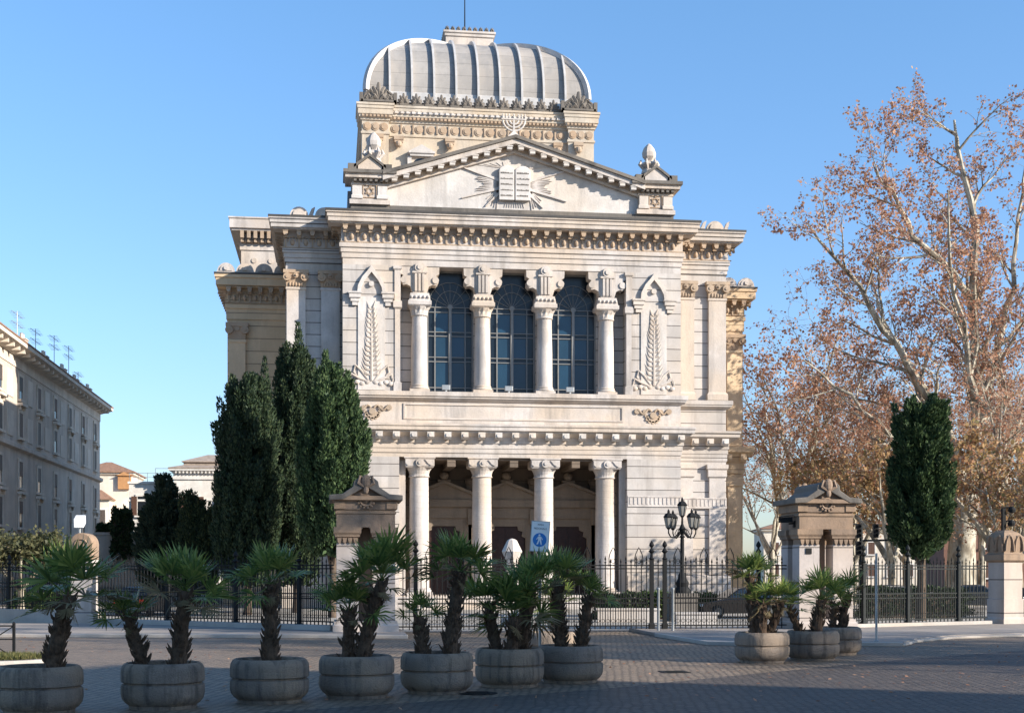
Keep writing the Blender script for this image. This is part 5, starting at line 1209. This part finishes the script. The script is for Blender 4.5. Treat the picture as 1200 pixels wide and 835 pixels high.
for x,y,z in ((-2.8,-2.6,8.4),(-1.2,-2.6,8.4),(-2.8,-2.6,4.6),(.9,0,8.5),(-3.2,0,12.2)): house_window(oh,x,y,z,.95,1.7,'-y',M['shutterg'],False,0 if x<0 else .5,M['whitepl'])
# white house with balustrade and hipped tower roof
wx,wy=at(200,150); wh=thing('white_house','white house with brown shutters, roof terrace and hipped roof behind conifer','building',(wx,wy,0),R_(-3))
TZ=zat(564,150)
b=MB(); b.rings(-4.5,.6,0,12,[(0,0),(0,9.9),(.1,9.95),(.1,10.15),(0,10.2),(0,TZ-.3),(.12,TZ-.25),(.12,TZ)]); b.build('wall',M['whitepl'],wh)
b=MB(); b.rings(.6,8.4,-1.6,10,[(0,0),(0,9.9),(.1,9.95),(.1,10.15),(0,10.2),(0,TZ+.1),(.15,TZ+.15),(.15,TZ+.45),(.05,TZ+.5),(.05,TZ+.8),(.5,TZ+1.1),(.5,TZ+1.3)]); b.build('tower_wall',M['whitepl'],wh)
b=MB(); x=.8
while x<8.3: b.box(x,x+.14,-2.0,-1.6,TZ+.8,TZ+1.05); x+=.4
b.build('dentil_course',M['whitepl'],wh)
b=MB(); b.rings(.6,8.4,-1.6,10,[(.55,TZ+1.3),(.55,TZ+1.42),(-.9,TZ+1.8),(-.9,TZ+2.05),(-.7,TZ+2.1),(-.7,TZ+2.2),(-3.2,TZ+3.1)]); b.build('roof',M['tilel'],wh)
b=MB(); b.box(-4.5,.5,.05,.09,TZ+.9,TZ+.95)
for k in range(6): b.box(-4.5+.98*k,-4.45+.98*k,.05,.09,TZ,TZ+.95)
b.box(-4.5,.5,.05,.09,TZ+.45,TZ+.49); b.box(-1.9,.6,1.2,1.24,TZ+1.5,TZ+1.56); b.box(-1.9,-1.84,1.2,1.24,TZ,TZ+1.5); b.box(.5,.56,1.2,1.24,TZ,TZ+1.5); b.build('terrace_railing',M['steel'],wh)
for x,y,z,o in ((-3.0,0,8.4,0.),(2.6,-1.6,8.3,.0),(6.2,-1.6,8.3,0),(2.0,-1.6,3.4,0),(6.6,-1.6,3.4,0),(-3.0,0,3.6,0)):
    f=house_window(wh,x,y,z,1.15,2.1,'-y',M['shutter'],False,1,M['whitepl'])
    for s in (-1,1): b=MB(); b.box(*sorted((x+s*.62,x+s*1.22)),y-.16,y-.11,z,z+2.1); b.build('shutter',M['shutter'],f)
# retaining wall with ivy
xa,ya=at(112,120); b=MB(); b.rings(0,9,-.3,.3,[(0,0),(0,5.4),(.08,5.45),(.08,5.7)]); o=b.build('garden_wall',M['plaster'],None,False,(xa,ya,0)); tag(o,'grey garden wall overgrown with ivy below the cream house','wall')
shrub('ivy_bush','dark ivy bush spilling over the grey garden wall',(*at(143,119),3.4),(.9,.6,4.4),5000,M['ivy'],'shrub',s=.3)
shrub('terrace_plant','green shrub above garden wall beside grey apartment building',(*at(126,122),5.6),(.9,.5,.9),2000,M['ivy'],'shrub',s=.25)
# far row of buildings across the river (right), mostly hidden by trees
for i,(px,d,w,h,lab,mm) in enumerate(((1000,230,30,9,'far cream building low behind the plane trees right of synagogue','cream'),(1120,240,34,8,'far white building low behind the great plane tree','whitepl'),(1230,170,26,9,'far reddish building at right picture edge','brick'))):
    x,y=at(px,d); f=thing('far_building',lab,'building',(x,y,0),R_(-10),'buildings far behind the plane trees')
    b=MB(); b.rings(-w/2,w/2,0,12,[(0,0),(0,h),(.4,h+.2),(.4,h+.5)]); b.build('wall',M[mm],f)
    b=MB(); b.rings(-w/2,w/2,0,12,[(.6,h+.5),(.6,h+.6),(-4,h+2)]); b.build('roof',M['tile'],f)
    for k in range(int(w/3.2)):
        for z in (1.5,5.2): house_window(f,-w/2+2+3.2*k,0,z,1.1,2,'-y',M['shutter'],False,0,M['whitepl'])
# block of flats right of the square (outside the picture): its shadow lies over the foreground
ob=thing('street_block','tall plastered block of flats on the right side of the street','building',(30,-77,0),R_(-31))
b=MB(); b.rings(0,22,-40,0,[(.1,0),(.1,4.5),(.25,4.6),(.25,4.9),(0,5),(0,20.5),(.2,20.6),(.9,21.1),(.9,21.4)]); b.build('wall',M['cream'],ob)
b=MB(); b.rings(0,22,-40,0,[(1.0,21.4),(1.0,21.5),(-5,23)]); b.build('roof',M['tile'],ob)
b=MB()
for k in range(10):
    for z in (1.3,6.2,9.8,13.4,17.0): b.box(-.05,.02,-38+3.9*k,-36.8+3.9*k,z,z+2)
b.build('shutters',M['shutter'],ob)

# ================================================================== LIGHT, SKY, CAMERA
SAZ,SEL=R_(31),R_(22)           # azimuth in front of the facade plane (from +X towards -Y), elevation
sv=Vector((math.cos(SAZ)*math.cos(SEL),-math.sin(SAZ)*math.cos(SEL),math.sin(SEL)))
sl=bpy.data.lights.new('sun','SUN'); sl.energy=4.8; sl.angle=R_(.5); sl.color=(1,.92,.81)
so=bpy.data.objects.new('sun',sl); link(so); so.rotation_euler=sv.to_track_quat('Z','Y').to_euler(); so.location=(60,-30,60)
w=bpy.data.worlds.new('World'); SC.world=w; w.use_nodes=True; nt=w.node_tree; nt.nodes.clear()
out=nt.nodes.new('ShaderNodeOutputWorld'); bg=nt.nodes.new('ShaderNodeBackground'); sky=nt.nodes.new('ShaderNodeTexSky')
sky.sky_type='NISHITA'; sky.sun_disc=False; sky.sun_elevation=SEL; sky.sun_rotation=math.atan2(sv.x,sv.y); sky.altitude=0; sky.air_density=1.0; sky.dust_density=.5; sky.ozone_density=3.2
bg.inputs[1].default_value=.125; tc=nt.nodes.new('ShaderNodeTexCoord'); sp=nt.nodes.new('ShaderNodeSeparateXYZ'); nt.links.new(tc.outputs['Generated'],sp.inputs[0])
tint=mix(nt,1.0,sky.outputs[0],ramp(nt,sp.outputs[2],[(0,(.67,.67,.755)),(.18,(.76,.845,.95)),(.42,(.78,.98,1.07))]),'MULTIPLY'); nt.links.new(tint,bg.inputs[0]); nt.links.new(bg.outputs[0],out.inputs[0])
cam=bpy.data.cameras.new('camera'); co=bpy.data.objects.new('camera',cam); link(co)
co.location=(CX,CY,CAMH); co.rotation_euler=(PI/2,0,-TH); cam.sensor_width=36; cam.lens=FPX/1200*36; cam.clip_end=4000
cam.shift_x=0; cam.shift_y=(HY-835/2)/1200
SC.camera=co
SC.render.resolution_x=1024; SC.render.resolution_y=712
SC.view_settings.view_transform='Standard'; SC.view_settings.look='None'; SC.view_settings.exposure=1.02; SC.view_settings.gamma=1
